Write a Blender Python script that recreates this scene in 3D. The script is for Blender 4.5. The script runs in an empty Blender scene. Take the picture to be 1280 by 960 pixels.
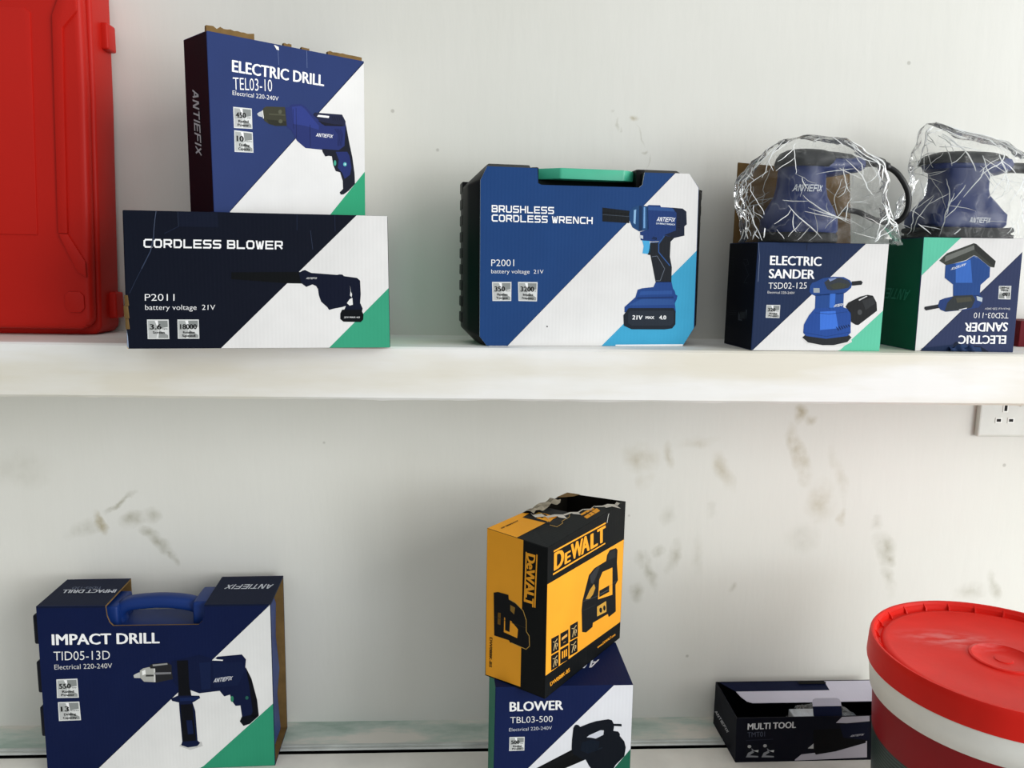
import bpy, bmesh, math, random
from mathutils import Vector, Matrix, noise

# ------------------------------------------------------------------ camera, world, lights, exposure
scene = bpy.context.scene
COL = scene.collection
CAM_RIGHT = [0.9985, -0.0512, 0.0178]
CAM_UP = [-0.01, 0.1494, 0.9887]
CAM_FORWARD = [0.0533, 0.9874, -0.1487]
FOCAL = 981.555
EYE = Vector((0.0, 0.0, 1.5))
cam_data = bpy.data.cameras.new('camera')
cam_data.sensor_fit = 'HORIZONTAL'
cam_data.sensor_width = 36.0
cam_data.lens = FOCAL / 1280.0 * 36.0
cam_data.clip_start = 0.02
cam = bpy.data.objects.new('camera', cam_data)
COL.objects.link(cam)
R_, U_, F_ = Vector(CAM_RIGHT), Vector(CAM_UP), Vector(CAM_FORWARD)
cam.matrix_world = Matrix(((R_.x, U_.x, -F_.x, EYE.x), (R_.y, U_.y, -F_.y, EYE.y), (R_.z, U_.z, -F_.z, EYE.z), (0, 0, 0, 1)))
scene.camera = cam

scene.view_settings.view_transform = 'Standard'
scene.view_settings.look = 'None'
scene.view_settings.gamma = 1.0
scene.view_settings.use_curve_mapping = False
scene.view_settings.exposure = 0.0

world = bpy.data.worlds.new('daylight')
scene.world = world
world.use_nodes = True
wbg = world.node_tree.nodes['Background']
# daylight surroundings: bright towards the open shopfront (right, front, up), dim towards the back of the shop (left)
wn, wl = world.node_tree.nodes, world.node_tree.links
wtc = wn.new('ShaderNodeTexCoord')
wdot = wn.new('ShaderNodeVectorMath'); wdot.operation = 'DOT_PRODUCT'
wdot.inputs[1].default_value = Vector((0.43, -0.50, 0.76)).normalized()
wl.new(wtc.outputs['Generated'], wdot.inputs[0])
wramp = wn.new('ShaderNodeValToRGB')
wmap = wn.new('ShaderNodeMapRange'); wmap.inputs['From Min'].default_value = -1.0
wl.new(wdot.outputs['Value'], wmap.inputs['Value']); wl.new(wmap.outputs['Result'], wramp.inputs['Fac'])
we = wramp.color_ramp.elements
we[0].position = 0.28; we[0].color = (0.03, 0.032, 0.034, 1)
we[1].position = 1.0; we[1].color = (0.95, 0.98, 1.0, 1)
e_ = we.new(0.62); e_.color = (0.38, 0.39, 0.40, 1)
wl.new(wramp.outputs['Color'], wbg.inputs['Color'])
wbg.inputs['Strength'].default_value = 0.85

def area_light(name, loc, target, sx, sy, power, color):
    ld = bpy.data.lights.new(name, 'AREA')
    ld.shape = 'RECTANGLE'; ld.size = sx; ld.size_y = sy
    ld.energy = power; ld.color = color
    o = bpy.data.objects.new(name, ld); COL.objects.link(o)
    o.location = loc
    o.rotation_euler = (Vector(target) - Vector(loc)).to_track_quat('-Z', 'Y').to_euler()
    return o
area_light('shopfront_daylight', (4.3, -1.75, 2.35), (0.2, 1.0, 1.1), 3.4, 3.2, 190.0, (1.0, 0.99, 0.97))
area_light('low_cool_fill', (2.6, -2.2, 0.95), (0.5, 1.0, 0.9), 1.6, 1.7, 36.0, (0.84, 0.92, 1.0))  # added fill lamp: brightens and cools the lower right wall, ledge and pail

# ------------------------------------------------------------------ measured data
CARTONS = {
 'blower2011': dict(loc=(-0.2527, 0.9954, 1.4003), rot=0.16601, c={'FLB': (-0.14635, -0.075, 0.0), 'FRB': (0.14615, -0.075, 0.0), 'FLT': (-0.14338, -0.075, 0.15264), 'FRT': (0.14389, -0.075, 0.15513), 'BLB': (-0.14476, 0.075, 0.0), 'BRB': (0.14496, 0.075, 0.0), 'BLT': (-0.14476, 0.075, 0.15372), 'BRT': (0.14496, 0.075, 0.15372)}),
 'edrill': dict(loc=(-0.2371, 1.0158, 1.5541), rot=0.70424, c={'FLB': (-0.10038, -0.0339, 0.0), 'FRB': (0.10038, -0.0339, 0.0), 'FLT': (-0.10127, -0.0339, 0.19504), 'FRT': (0.10058, -0.0339, 0.1995), 'BLB': (-0.10038, 0.0339, 0.0), 'BRB': (0.10038, 0.0339, 0.0), 'BLT': (-0.10038, 0.0339, 0.19788), 'BRT': (0.10038, 0.0339, 0.19788)}),
 'wrench': dict(loc=(0.1463, 1.031, 1.4003), rot=0.11107, c={'FLB': (-0.13936, -0.0375, 0.0), 'FRB': (0.14078, -0.0375, 0.0), 'FLT': (-0.14146, -0.0375, 0.21821), 'FRT': (0.13733, -0.0375, 0.21907), 'BLB': (-0.14044, 0.0375, 0.0), 'BRB': (0.13902, 0.0375, 0.0), 'BLT': (-0.14044, 0.0375, 0.21862), 'BRT': (0.13902, 0.0375, 0.21862)}),
 'sander1': dict(loc=(0.4353, 1.0165, 1.4003), rot=0.05894, c={'FLB': (-0.08601, -0.04537, 0.0), 'FRB': (0.08583, -0.04537, 0.0), 'FLT': (-0.08557, -0.04537, 0.13417), 'FRT': (0.08616, -0.04537, 0.1355), 'BLB': (-0.08583, 0.04537, 0.0), 'BRB': (0.08601, 0.04537, 0.0), 'BLT': (-0.08583, 0.04537, 0.1351), 'BRT': (0.08601, 0.04537, 0.1351)}),
 'sander2': dict(loc=(0.6406, 1.0284, 1.4003), rot=-0.02115, c={'FLB': (-0.06446, -0.045, 0.0), 'FRB': (0.06573, -0.045, 0.0), 'FLT': (-0.06681, -0.045, 0.14515), 'FRT': (0.06309, -0.045, 0.1459), 'BLB': (-0.06568, 0.045, 0.0), 'BRB': (0.06441, 0.045, 0.0), 'BLT': (-0.06568, 0.045, 0.14543), 'BRT': (0.06441, 0.045, 0.14543)}),
 'impact': dict(loc=(-0.4187, 1.058, 0.8055), rot=0.03845, c={'FLB': (-0.15088, -0.04533, 0.0), 'FRB': (0.15112, -0.04533, 0.0), 'FLT': (-0.14969, -0.04533, 0.24092), 'FRT': (0.15106, -0.04533, 0.23769), 'BLB': (-0.15088, 0.04533, 0.0), 'BRB': (0.15064, 0.04533, 0.0), 'BLT': (-0.15088, 0.04533, 0.24069), 'BRT': (0.15064, 0.04533, 0.24069)}),
 'blower': dict(loc=(0.1177, 0.9441, 0.8055), rot=0.02779, c={'FLB': (-0.08629, -0.05445, 0.0), 'FRB': (0.08629, -0.05445, 0.0), 'FLT': (-0.08488, -0.05445, 0.18849), 'FRT': (0.08529, -0.05445, 0.18714), 'BLB': (-0.08629, 0.05445, 0.0), 'BRB': (0.08629, 0.05445, 0.0), 'BLT': (-0.08629, 0.05445, 0.18799), 'BRT': (0.08629, 0.05445, 0.18799)}),
 'dewalt': dict(loc=(0.1158, 0.9642, 0.9935), rot=0.91111, c={'FLB': (-0.09625, -0.04466, 0.0), 'FRB': (0.09661, -0.04466, 0.0), 'FLT': (-0.09804, -0.04466, 0.18764), 'FRT': (0.09786, -0.04466, 0.19518), 'BLB': (-0.09473, 0.04466, 0.0), 'BRB': (0.09437, 0.04466, 0.0), 'BLT': (-0.09473, 0.04466, 0.19116), 'BRT': (0.09437, 0.04466, 0.19116)}),
 'multi': dict(loc=(0.5067, 1.0584, 0.8055), rot=0.00704, c={'FLB': (-0.12412, -0.04866, 0.0), 'FRB': (0.12471, -0.04866, 0.0), 'FLT': (-0.12644, -0.04866, 0.0682), 'FRT': (0.12471, -0.04866, 0.0686), 'BLB': (-0.12529, 0.04866, 0.0), 'BRB': (0.12471, 0.04866, 0.0), 'BLT': (-0.12529, 0.04866, 0.0686), 'BRT': (0.12471, 0.04866, 0.0686)}),
}
PRINTS = {
 'edrill': {
  'front': [
   ('P','dfdedc',1,[(.998,.0122),(.998,.9534),(.9901,.968),(.0925,.998),(.0938,.9869),(.9924,.0187)]),
   ('P','2f9d72',2,[(.998,.6832),(.998,.9742),(.7245,.9897)]),
   ('P','0e152d',2,[(.0952,.988),(.9973,.0114),(.9938,.0093),(.0924,.9857)]),
   ('T','ELECTRIC DRILL','f4f4f4',6,'b',(.1342,.2002),(.712,.195),(.1368,.1348)),
   ('T','TEL03-10','f0f0f0',6,'r',(.138,.2973),(.3724,.2744),(.1381,.2305)),
   ('T','Electrical 220-240V','f0f0f0',6,'r',(.133,.3279),(.4103,.3222),(.1339,.3038)),
   ('P','d4d6d4',2,[(.1342,.3937),(.2446,.3888),(.2444,.5041),(.1346,.5121)]),
   ('P','a6a9a7',3,[(.1397,.4005),(.1725,.399),(.1891,.4496),(.1399,.4584)]),
   ('P','848886',3,[(.189,.3983),(.239,.3959),(.2389,.4328),(.1946,.4434)]),
   ('P','b6b8b6',3,[(.1399,.4584),(.1891,.4496),(.1782,.503),(.14,.5058)]),
   ('P','8f9290',3,[(.1946,.4551),(.2389,.4813),(.2388,.4987),(.1891,.5022)]),
   ('P','ececec',3,[(.1725,.399),(.189,.3983),(.1891,.4437)]),
   ('T','450','0e0e0e',6,'b',(.1475,.452),(.2078,.4485),(.1474,.4214)),
   ('T','w','252525',6,'r',(.2111,.4483),(.2378,.4467),(.2111,.439)),
   ('T','Rated','181818',6,'b',(.1617,.4771),(.2222,.4731),(.1617,.4629)),
   ('T','Power','181818',6,'b',(.1563,.4987),(.2244,.4939),(.1563,.4845)),
   ('P','d4d6d4',2,[(.1354,.5242),(.245,.5237),(.2462,.64),(.1332,.6465)]),
   ('P','a6a9a7',3,[(.1407,.5314),(.1734,.5312),(.1896,.5835),(.1397,.5911)]),
   ('P','848886',3,[(.1898,.5311),(.2395,.5307),(.2398,.5679),(.1951,.5773)]),
   ('P','b6b8b6',3,[(.1397,.5911),(.1896,.5835),(.178,.6379),(.1389,.6401)]),
   ('P','8f9290',3,[(.1951,.5893),(.2402,.6169),(.2404,.6345),(.1893,.6373)]),
   ('P','ececec',3,[(.1734,.5312),(.1898,.5311),(.1896,.5775)]),
   ('T','10','0e0e0e',6,'b',(.1475,.5848),(.1896,.5835),(.148,.5532)),
   ('T','mm','252525',6,'r',(.1929,.5834),(.2388,.5819),(.1929,.5738)),
   ('T','Drilling','181818',6,'b',(.1615,.611),(.2232,.6083),(.1617,.5964)),
   ('T','Capacity','181818',6,'b',(.1557,.6331),(.2255,.6294),(.1559,.6185)),
   ('P','6f7fa8',2,[(.4155,.0305),(.4183,.1154),(.4203,.1149),(.4175,.0301)]),
   ('P','6f7fa8',2,[(.6001,.005),(.6005,.1047),(.6026,.1043),(.6022,.0046)]),
   ('P','e8e6df',3,[(.3916,.0067),(.421,.0137),(.4232,.0328),(.4083,.0317)]),
   ('P','b9bcc0',3,[(.2755,.4146),(.2869,.4047),(.3057,.3949),(.3088,.4303),(.2831,.4262)]),
   ('P','38382b',3,[(.307,.3936),(.3188,.3738),(.3345,.3649),(.4513,.3528),(.4597,.4608),(.3906,.4702),(.3469,.464),(.3194,.449),(.3095,.4302)]),
   ('P','d8d8d4',4,[(.3058,.3926),(.312,.3901),(.3167,.435),(.3117,.4374)]),
   ('P','494a3a',4,[(.3489,.4024),(.4501,.3952),(.4511,.4038),(.3486,.411)]),
   ('P','272820',4,[(.3321,.4388),(.4553,.4351),(.4571,.4611),(.3907,.4691),(.3469,.4628)]),
   ('P','545546',5,[(.43,.3833),(.429,.3883),(.4264,.3928),(.4226,.396),(.4182,.3975),(.4138,.3971),(.4102,.3948),(.4078,.391),(.4071,.3863),(.4081,.3813),(.4107,.3769),(.4145,.3736),(.4189,.3721),(.4233,.3725),(.4269,.3748),(.4293,.3786)]),
   ('P','545546',5,[(.4329,.4379),(.4318,.4425),(.4289,.4466),(.4247,.4496),(.4197,.4511),(.4149,.4508),(.4108,.4488),(.4082,.4454),(.4073,.441),(.4085,.4365),(.4113,.4324),(.4155,.4293),(.4204,.4279),(.4253,.4281),(.4294,.4301),(.432,.4336)]),
   ('P','212d66',3,[(.4544,.3559),(.477,.3494),(.4936,.3316),(.5555,.3215),(.5867,.3325),(.6335,.3747),(.6506,.3607),(.6876,.3619),(.8358,.349),(.8597,.3885),(.8609,.5476),(.8076,.5716),(.6967,.5769),(.5787,.5783),(.5236,.5415),(.4894,.4836),(.4608,.4694)]),
   ('P','29377c',4,[(.4964,.3457),(.5552,.332),(.5811,.3462),(.6199,.3853),(.6725,.4353),(.672,.4593),(.5787,.4465),(.5002,.4442)]),
   ('P','161e4c',5,[(.5013,.3567),(.5013,.4734),(.5039,.473),(.5039,.3563)]),
   ('P','161e4c',5,[(.5209,.3483),(.5192,.5361),(.5218,.5357),(.5235,.3479)]),
   ('P','161e4c',5,[(.6104,.4369),(.6107,.5678),(.614,.5674),(.6138,.4364)]),
   ('P','1a1f3a',4,[(.6473,.3582),(.6877,.3571),(.8358,.3478),(.8598,.3855),(.8537,.4167),(.7823,.4222),(.693,.4239),(.6666,.3973),(.6335,.3747)]),
   ('P','0f1122',5,[(.6664,.4062),(.7755,.4139),(.8383,.4094),(.8382,.4185),(.7133,.4304)]),
   ('P','f0f0ee',5,[(.6705,.37),(.7453,.3677),(.7417,.3802),(.6602,.382)]),
   ('P','0c0f22',5,[(.7643,.3675),(.7708,.3907),(.7741,.3896),(.7677,.3663)]),
   ('P','0c0f22',5,[(.7795,.3655),(.786,.3888),(.7894,.3877),(.7829,.3644)]),
   ('P','0c0f22',5,[(.7948,.3636),(.8013,.387),(.8047,.3858),(.7982,.3625)]),
   ('P','0c0f22',5,[(.8101,.3617),(.8167,.3851),(.8201,.3839),(.8135,.3605)]),
   ('P','0c0f22',5,[(.8255,.3597),(.8321,.3832),(.8355,.382),(.8289,.3586)]),
   ('P','141b44',5,[(.7808,.4412),(.808,.4745),(.8104,.4728),(.7831,.4396)]),
   ('P','141b44',5,[(.8078,.4737),(.7997,.5417),(.8025,.5416),(.8106,.4736)]),
   ('P','141b44',5,[(.7933,.4397),(.8178,.4733),(.8202,.4718),(.7957,.4381)]),
   ('P','141b44',5,[(.8176,.4726),(.8081,.5408),(.8109,.5408),(.8204,.4725)]),
   ('P','141b44',5,[(.8058,.4381),(.8276,.4721),(.8301,.4707),(.8083,.4367)]),
   ('P','141b44',5,[(.8275,.4714),(.8165,.5399),(.8193,.5399),(.8303,.4714)]),
   ('P','141b44',5,[(.8184,.4366),(.8374,.471),(.84,.4696),(.8209,.4353)]),
   ('P','141b44',5,[(.8373,.4703),(.825,.539),(.8278,.539),(.8401,.4703)]),
   ('P','101423',5,[(.69,.5715),(.8076,.5685),(.8504,.5364),(.861,.4005),(.8862,.5203),(.9065,.6049),(.921,.7035),(.9231,.7662),(.8748,.814),(.8386,.8386),(.8186,.8413),(.8103,.8282),(.8356,.8044),(.8342,.7546),(.8159,.7033),(.7844,.698),(.7675,.6614),(.7594,.6101),(.7373,.6092),(.713,.6159),(.6951,.5892)]),
   ('P','1d2a63',6,[(.7864,.5799),(.8676,.5716),(.8851,.5946),(.8984,.668),(.887,.7127),(.8472,.741),(.83,.7052),(.7988,.677),(.8066,.627)]),
   ('P','3f9e86',6,[(.7887,.6484),(.7879,.655),(.7858,.6608),(.7828,.6648),(.7793,.6665),(.7759,.6655),(.773,.662),(.7711,.6566),(.7705,.6501),(.7713,.6434),(.7734,.6377),(.7764,.6336),(.7799,.632),(.7834,.633),(.7863,.6364),(.7881,.6418)]),
   ('P','57b0b4',7,[(.8636,.6494),(.8625,.6543),(.8597,.6585),(.8555,.6616),(.8506,.663),(.8457,.6625),(.8416,.6602),(.8389,.6564),(.838,.6518),(.839,.647),(.8419,.6427),(.846,.6396),(.851,.6382),(.8558,.6387),(.86,.641),(.8627,.6447)]),
   ('P','dff0f0',8,[(.8565,.6494),(.8561,.6511),(.8552,.6526),(.8538,.6537),(.8521,.6542),(.8505,.654),(.8491,.6532),(.8482,.6519),(.8479,.6502),(.8483,.6486),(.8492,.6471),(.8506,.646),(.8523,.6455),(.8539,.6457),(.8553,.6465),(.8562,.6478)]),
   ('T','ANTIEFIX','f0f0f4',8,'L',(.6494,.5025),(.767,.4991),(.6526,.4807)),
  ],
  'left': [
   ('T','ANTIEFIX','b9bcc2',6,'L',(.3133,.2911),(.3511,.6684),(.5742,.2968)),
  ],
 },
 'blower2011': {
  'front': [
   ('P','dfdedc',1,[(.8746,.002),(.998,.002),(.998,.5476),(.998,.998),(.3406,.998),(.3407,.998)]),
   ('P','379a78',2,[(.998,.5422),(.998,.998),(.7558,.998),(.7558,.998)]),
   ('P','3fa583',3,[(.998,.002),(.998,.002),(.998,.998),(.998,.998)]),
   ('P','04070f',2,[(.3416,.998),(.8754,.002),(.8735,.002),(.3398,.9971)]),
   ('T','CORDLESS BLOWER','f4f4f4',6,'S',(.0716,.2644),(.5849,.263),(.0726,.2012)),
   ('P','202941',2,[(.6419,.002),(.6403,.1206),(.6421,.1205),(.6437,.002)]),
   ('P','202941',2,[(.7883,.002),(.7887,.124),(.7905,.1239),(.7901,.002)]),
   ('P','2d364c',2,[(.6922,.1189),(.6996,.2599),(.7015,.2594),(.6941,.1184)]),
   ('T','P2011','ececec',6,'r',(.0699,.6465),(.1765,.6455),(.0707,.5984)),
   ('T','battery voltage  21V','ececec',6,'r',(.07,.713),(.3244,.7115),(.0706,.6763)),
   ('P','d4d6d4',2,[(.0751,.7841),(.1529,.784),(.1535,.9283),(.0756,.9278)]),
   ('P','a6a9a7',3,[(.079,.7927),(.1023,.7927),(.1142,.856),(.0793,.8631)]),
   ('P','848886',3,[(.114,.7927),(.149,.7926),(.1492,.8388),(.1181,.8488)]),
   ('P','b6b8b6',3,[(.0793,.8631),(.1142,.856),(.1066,.9208),(.0795,.9206)]),
   ('P','8f9290',3,[(.1181,.8632),(.1494,.8994),(.1495,.921),(.1144,.9208)]),
   ('P','ececec',3,[(.1023,.7927),(.114,.7927),(.1142,.8488)]),
   ('T','3.6','0e0e0e',6,'b',(.0847,.856),(.1274,.856),(.0845,.8186)),
   ('T','kpa','252525',6,'r',(.1298,.856),(.1485,.8561),(.1297,.8445)),
   ('T','Screen','181818',6,'b',(.0949,.8876),(.1377,.8878),(.0948,.8704)),
   ('P','d4d6d4',2,[(.1848,.7839),(.2629,.7838),(.263,.9266),(.1842,.9261)]),
   ('P','a6a9a7',3,[(.1886,.7924),(.212,.7924),(.2236,.8551),(.1884,.8621)]),
   ('P','848886',3,[(.2237,.7924),(.2589,.7923),(.259,.838),(.2276,.8479)]),
   ('P','b6b8b6',3,[(.1884,.8621),(.2236,.8551),(.2157,.9192),(.1882,.919)]),
   ('P','8f9290',3,[(.2275,.8622),(.259,.898),(.2591,.9194),(.2236,.9192)]),
   ('P','ececec',3,[(.212,.7924),(.2237,.7924),(.2236,.8479)]),
   ('T','18000','0e0e0e',6,'b',(.1939,.855),(.2551,.8551),(.194,.818)),
   ('T','Rotation','181818',6,'b',(.204,.8864),(.2472,.8865),(.204,.8693)),
   ('T','Speed','181818',6,'b',(.2,.912),(.2488,.9122),(.2,.8949)),
   ('P','4a546a',7,[(.1198,.002),(.1145,.0605),(.1168,.0609),(.122,.002)]),
   ('P','4a546a',7,[(.1145,.0605),(.1092,.1404),(.1115,.1408),(.1168,.0609)]),
   ('P','4a546a',7,[(.1092,.1406),(.108,.1805),(.1103,.1806),(.1115,.1406)]),
   ('P','374158',7,[(.108,.1798),(.0942,.2886),(.0976,.29),(.1114,.1812)]),
   ('P','374158',7,[(.0944,.2878),(.0608,.4142),(.0639,.4172),(.0974,.2908)]),
   ('P','2b344a',7,[(.0616,.4149),(.0372,.5067),(.0387,.5082),(.0631,.4164)]),
   ('P','2b344a',7,[(.0372,.5068),(.0158,.5927),(.0174,.5941),(.0388,.5082)]),
   ('P','2c354a',3,[(.1977,.002),(.1986,.1088),(.2004,.1086),(.1995,.002)]),
   ('P','20283f',3,[(.1991,.1072),(.1464,.1606),(.1471,.1636),(.1998,.1102)]),
   ('P','0e1527',2,[(.2025,.002),(.3439,.002),(.3452,.1089),(.2006,.1087)]),
   ('P','b79b6a',3,[(.002,.6109),(.002,.6564),(.002,.7248),(.002,.8392),(.002,.8735),(.002,.7249)]),
   ('P','8b97ac',3,[(.002,.8621),(.0056,.9079),(.007,.994),(.002,.9881),(.002,.9079)]),
   ('P','c9b48a',4,[(.002,.9824),(.0042,.9882),(.0068,.998),(.002,.998)]),
   ('P','06090b',3,[(.3885,.4346),(.649,.4264),(.6551,.5129),(.6,.5119),(.3877,.485)]),
   ('P','091025',4,[(.6441,.434),(.6587,.4169),(.6684,.4121),(.6922,.433),(.7939,.4459),(.8013,.442),(.8135,.4427),(.8207,.4548),(.872,.467),(.884,.4875),(.8854,.5893),(.8822,.6554),(.8915,.6979),(.8888,.7262),(.8945,.7451),(.893,.783),(.883,.802),(.8142,.7992),(.8022,.7785),(.8027,.7361),(.8202,.703),(.8254,.6794),(.8081,.689),(.7811,.6986),(.7591,.71),(.752,.6894),(.7283,.6474),(.7201,.6006),(.7173,.5539),(.7103,.5306),(.696,.5187),(.6716,.5378),(.6528,.5101)]),
   ('P','dfdedc',5,[(.8295,.6578),(.8407,.6275),(.8516,.618),(.853,.6698),(.8401,.6765)]),
   ('P','dfdedc',5,[(.8434,.522),(.8462,.5709),(.8509,.5897),(.8487,.6133),(.8425,.5992),(.8448,.571)]),
   ('P','04060b',5,[(.8103,.7078),(.8865,.7074),(.8945,.7451),(.893,.783),(.883,.802),(.8142,.7992),(.8022,.7785),(.8027,.7361)]),
   ('T','21V MAX 4.0','d8d8d8',6,'b',(.8169,.7718),(.8794,.7717),(.8171,.7596)),
   ('T','ANTIEFIX','d8d8d8',6,'L',(.6714,.48),(.7134,.4792),(.6735,.466)),
  ],
 },
 'wrench': {
  'front': [
   ('P','dfdedc',1,[(.8827,.002),(.9495,.002),(.9963,.0789),(.998,.4385),(.5575,.998),(.1222,.998)]),
   ('P','3c9dc4',2,[(.998,.4385),(.998,.8916),(.9476,.9961),(.5576,.998)]),
   ('P','0c2041',2,[(.1232,.998),(.8839,.002),(.8816,.002),(.1211,.998)]),
   ('P','f2f2f2',3,[(.6241,.9903),(.9495,.9871),(.9477,.998),(.6243,.998)]),
   ('T','BRUSHLESS','f4f4f4',6,'S',(.0489,.2484),(.3268,.25),(.0487,.2091)),
   ('T','CORDLESS WRENCH','f4f4f4',6,'S',(.049,.2996),(.504,.3001),(.0489,.2603)),
   ('T','P2001','ececec',6,'r',(.0479,.5461),(.15,.544),(.0478,.5098)),
   ('T','battery voltage  21V','ececec',6,'r',(.048,.5861),(.283,.5841),(.0479,.5643)),
   ('P','d4d6d4',2,[(.052,.6346),(.1388,.6332),(.1384,.741),(.0543,.7421)]),
   ('P','a6a9a7',3,[(.0565,.641),(.0824,.6406),(.0958,.6877),(.0575,.6936)]),
   ('P','848886',3,[(.0954,.6404),(.1344,.6397),(.1344,.6742),(.1001,.6822)]),
   ('P','b6b8b6',3,[(.0575,.6936),(.0958,.6877),(.0878,.7363),(.0584,.7366)]),
   ('P','8f9290',3,[(.1001,.693),(.1343,.7195),(.1342,.7357),(.0963,.7362)]),
   ('P','ececec',3,[(.0824,.6406),(.0954,.6404),(.0958,.6823)]),
   ('T','350','0e0e0e',6,'b',(.0634,.6881),(.1104,.6874),(.0629,.6602)),
   ('T','N.m','252525',6,'r',(.1129,.6874),(.1335,.6871),(.1129,.6788)),
   ('T','Maximum','181818',6,'b',(.0748,.7116),(.1215,.711),(.0746,.6987)),
   ('T','Torque','181818',6,'b',(.0709,.7311),(.1232,.7304),(.0707,.7182)),
   ('P','d4d6d4',2,[(.1682,.6327),(.2568,.6324),(.2549,.7421),(.1709,.7406)]),
   ('P','a6a9a7',3,[(.1728,.6391),(.1992,.6391),(.2126,.6869),(.174,.692)]),
   ('P','848886',3,[(.2124,.6391),(.2523,.639),(.2517,.674),(.2169,.6815)]),
   ('P','b6b8b6',3,[(.174,.692),(.2126,.6869),(.2044,.7358),(.1749,.7353)]),
   ('P','8f9290',3,[(.2169,.6923),(.251,.72),(.2507,.7365),(.2128,.7359)]),
   ('P','ececec',3,[(.1992,.6391),(.2124,.6391),(.2126,.6814)]),
   ('T','3200','0e0e0e',6,'b',(.1799,.6866),(.242,.6871),(.1793,.6585)),
   ('T','ipm','252525',6,'r',(.2446,.6871),(.2506,.6871),(.2447,.6783)),
   ('T','Impact','181818',6,'b',(.1914,.7106),(.2383,.7111),(.1912,.6976)),
   ('T','Frequency','181818',6,'b',(.1874,.7301),(.2398,.7308),(.1872,.717)),
   ('P','1c1c20',3,[(.306,.8857),(.3058,.8876),(.3052,.8892),(.3042,.8903),(.3031,.8907),(.3019,.8903),(.301,.8892),(.3003,.8876),(.3,.8857),(.3003,.8838),(.3009,.8822),(.3018,.8811),(.303,.8807),(.3041,.8811),(.3051,.8821),(.3058,.8838)]),
   ('P','15191d',3,[(.5478,.2061),(.6733,.2203),(.6748,.2897),(.5491,.2834)]),
   ('P','464e59',4,[(.5491,.2468),(.6733,.2537),(.6734,.2512),(.5492,.2442)]),
   ('P','08090c',4,[(.5489,.2346),(.673,.2415),(.6731,.2381),(.549,.2312)]),
   ('P','204571',3,[(.6703,.2416),(.6768,.2202),(.689,.2012),(.7182,.1875),(.7591,.1921),(.7651,.3235),(.7216,.335),(.6894,.313),(.6745,.2753)]),
   ('P','86b0d4',4,[(.6942,.2154),(.7047,.2108),(.7031,.2956),(.6937,.2874)]),
   ('P','142e51',4,[(.7182,.1909),(.7323,.1904),(.7356,.3312),(.72,.3291)]),
   ('P','6f9ccc',4,[(.7395,.197),(.7465,.1967),(.7493,.3155),(.7409,.3157)]),
   ('P','1d386f',3,[(.7569,.1896),(.7638,.1843),(.8168,.1841),(.8206,.1942),(.8525,.1948),(.9238,.1991),(.9422,.2156),(.9465,.2882),(.9353,.2997),(.9369,.3529),(.8893,.3671),(.872,.3891),(.857,.3637),(.8362,.3857),(.7866,.3913),(.7298,.3843),(.7251,.3375),(.7601,.3237)]),
   ('P','2e4f87',4,[(.7605,.192),(.8206,.1942),(.8847,.2022),(.8851,.2175),(.761,.2132)]),
   ('P','171f32',4,[(.8738,.1957),(.9238,.1991),(.9422,.2156),(.9465,.2882),(.9353,.2997),(.9369,.3529),(.8893,.3671),(.8424,.3512),(.8952,.324),(.896,.2257)]),
   ('P','4aa6d6',4,[(.7369,.3858),(.7723,.3874),(.7767,.4499),(.7635,.4623),(.74,.4594),(.7447,.4181)]),
   ('P','c6ccd2',5,[(.7255,.3545),(.7405,.3584),(.7409,.3771),(.7259,.3716)]),
   ('P','0f1824',5,[(.7856,.3678),(.8035,.3716),(.8041,.3673),(.7862,.3635)]),
   ('P','0f1824',5,[(.802,.3695),(.8022,.3781),(.8058,.378),(.8056,.3694)]),
   ('P','0f1824',5,[(.8042,.3759),(.7828,.3722),(.7824,.3764),(.8038,.3801)]),
   ('P','1c2027',4,[(.776,.3959),(.815,.3906),(.8426,.3555),(.8892,.3645),(.872,.3891),(.8708,.4753),(.8818,.5357),(.882,.6226),(.8067,.6239),(.786,.5117),(.7778,.4688),(.7635,.4648),(.7683,.4561)]),
   ('P','2e538c',5,[(.8391,.3556),(.8133,.4017),(.8174,.4051),(.8433,.359)]),
   ('P','2e538c',5,[(.8128,.4035),(.814,.4508),(.819,.4506),(.8178,.4034)]),
   ('P','2e538c',5,[(.8147,.4527),(.8703,.5292),(.8741,.5252),(.8184,.4487)]),
   ('P','6d7684',5,[(.7853,.4785),(.8101,.4737),(.8098,.4711),(.785,.476)]),
   ('P','6d7684',5,[(.8091,.4731),(.8467,.5457),(.8485,.5443),(.8109,.4717)]),
   ('P','6d7684',5,[(.8466,.5446),(.8269,.6144),(.8289,.6153),(.8486,.5455)]),
   ('P','6d7684',5,[(.8279,.6135),(.8064,.6139),(.8065,.6165),(.8279,.6161)]),
   ('P','2e538c',5,[(.7761,.3976),(.8151,.3966),(.8151,.3931),(.776,.3942)]),
   ('P','2e538c',5,[(.8162,.396),(.8368,.3654),(.8346,.3632),(.814,.3938)]),
   ('P','204281',4,[(.8067,.6239),(.8818,.6156),(.8902,.6574),(.9,.6747),(.9042,.6939),(.9138,.7008),(.9101,.7228),(.902,.7448),(.9085,.7975),(.6624,.7999),(.6618,.7694),(.7124,.7122),(.7221,.6686),(.7433,.6596),(.7966,.6519)]),
   ('P','2b5091',5,[(.7365,.6771),(.8869,.6705),(.8875,.6924),(.7299,.6989)]),
   ('P','173266',5,[(.7231,.7121),(.8951,.7054),(.8954,.7142),(.7162,.7226)]),
   ('P','2b4f8c',5,[(.6779,.7605),(.7447,.7205),(.8956,.7229),(.9001,.7536)]),
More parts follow.
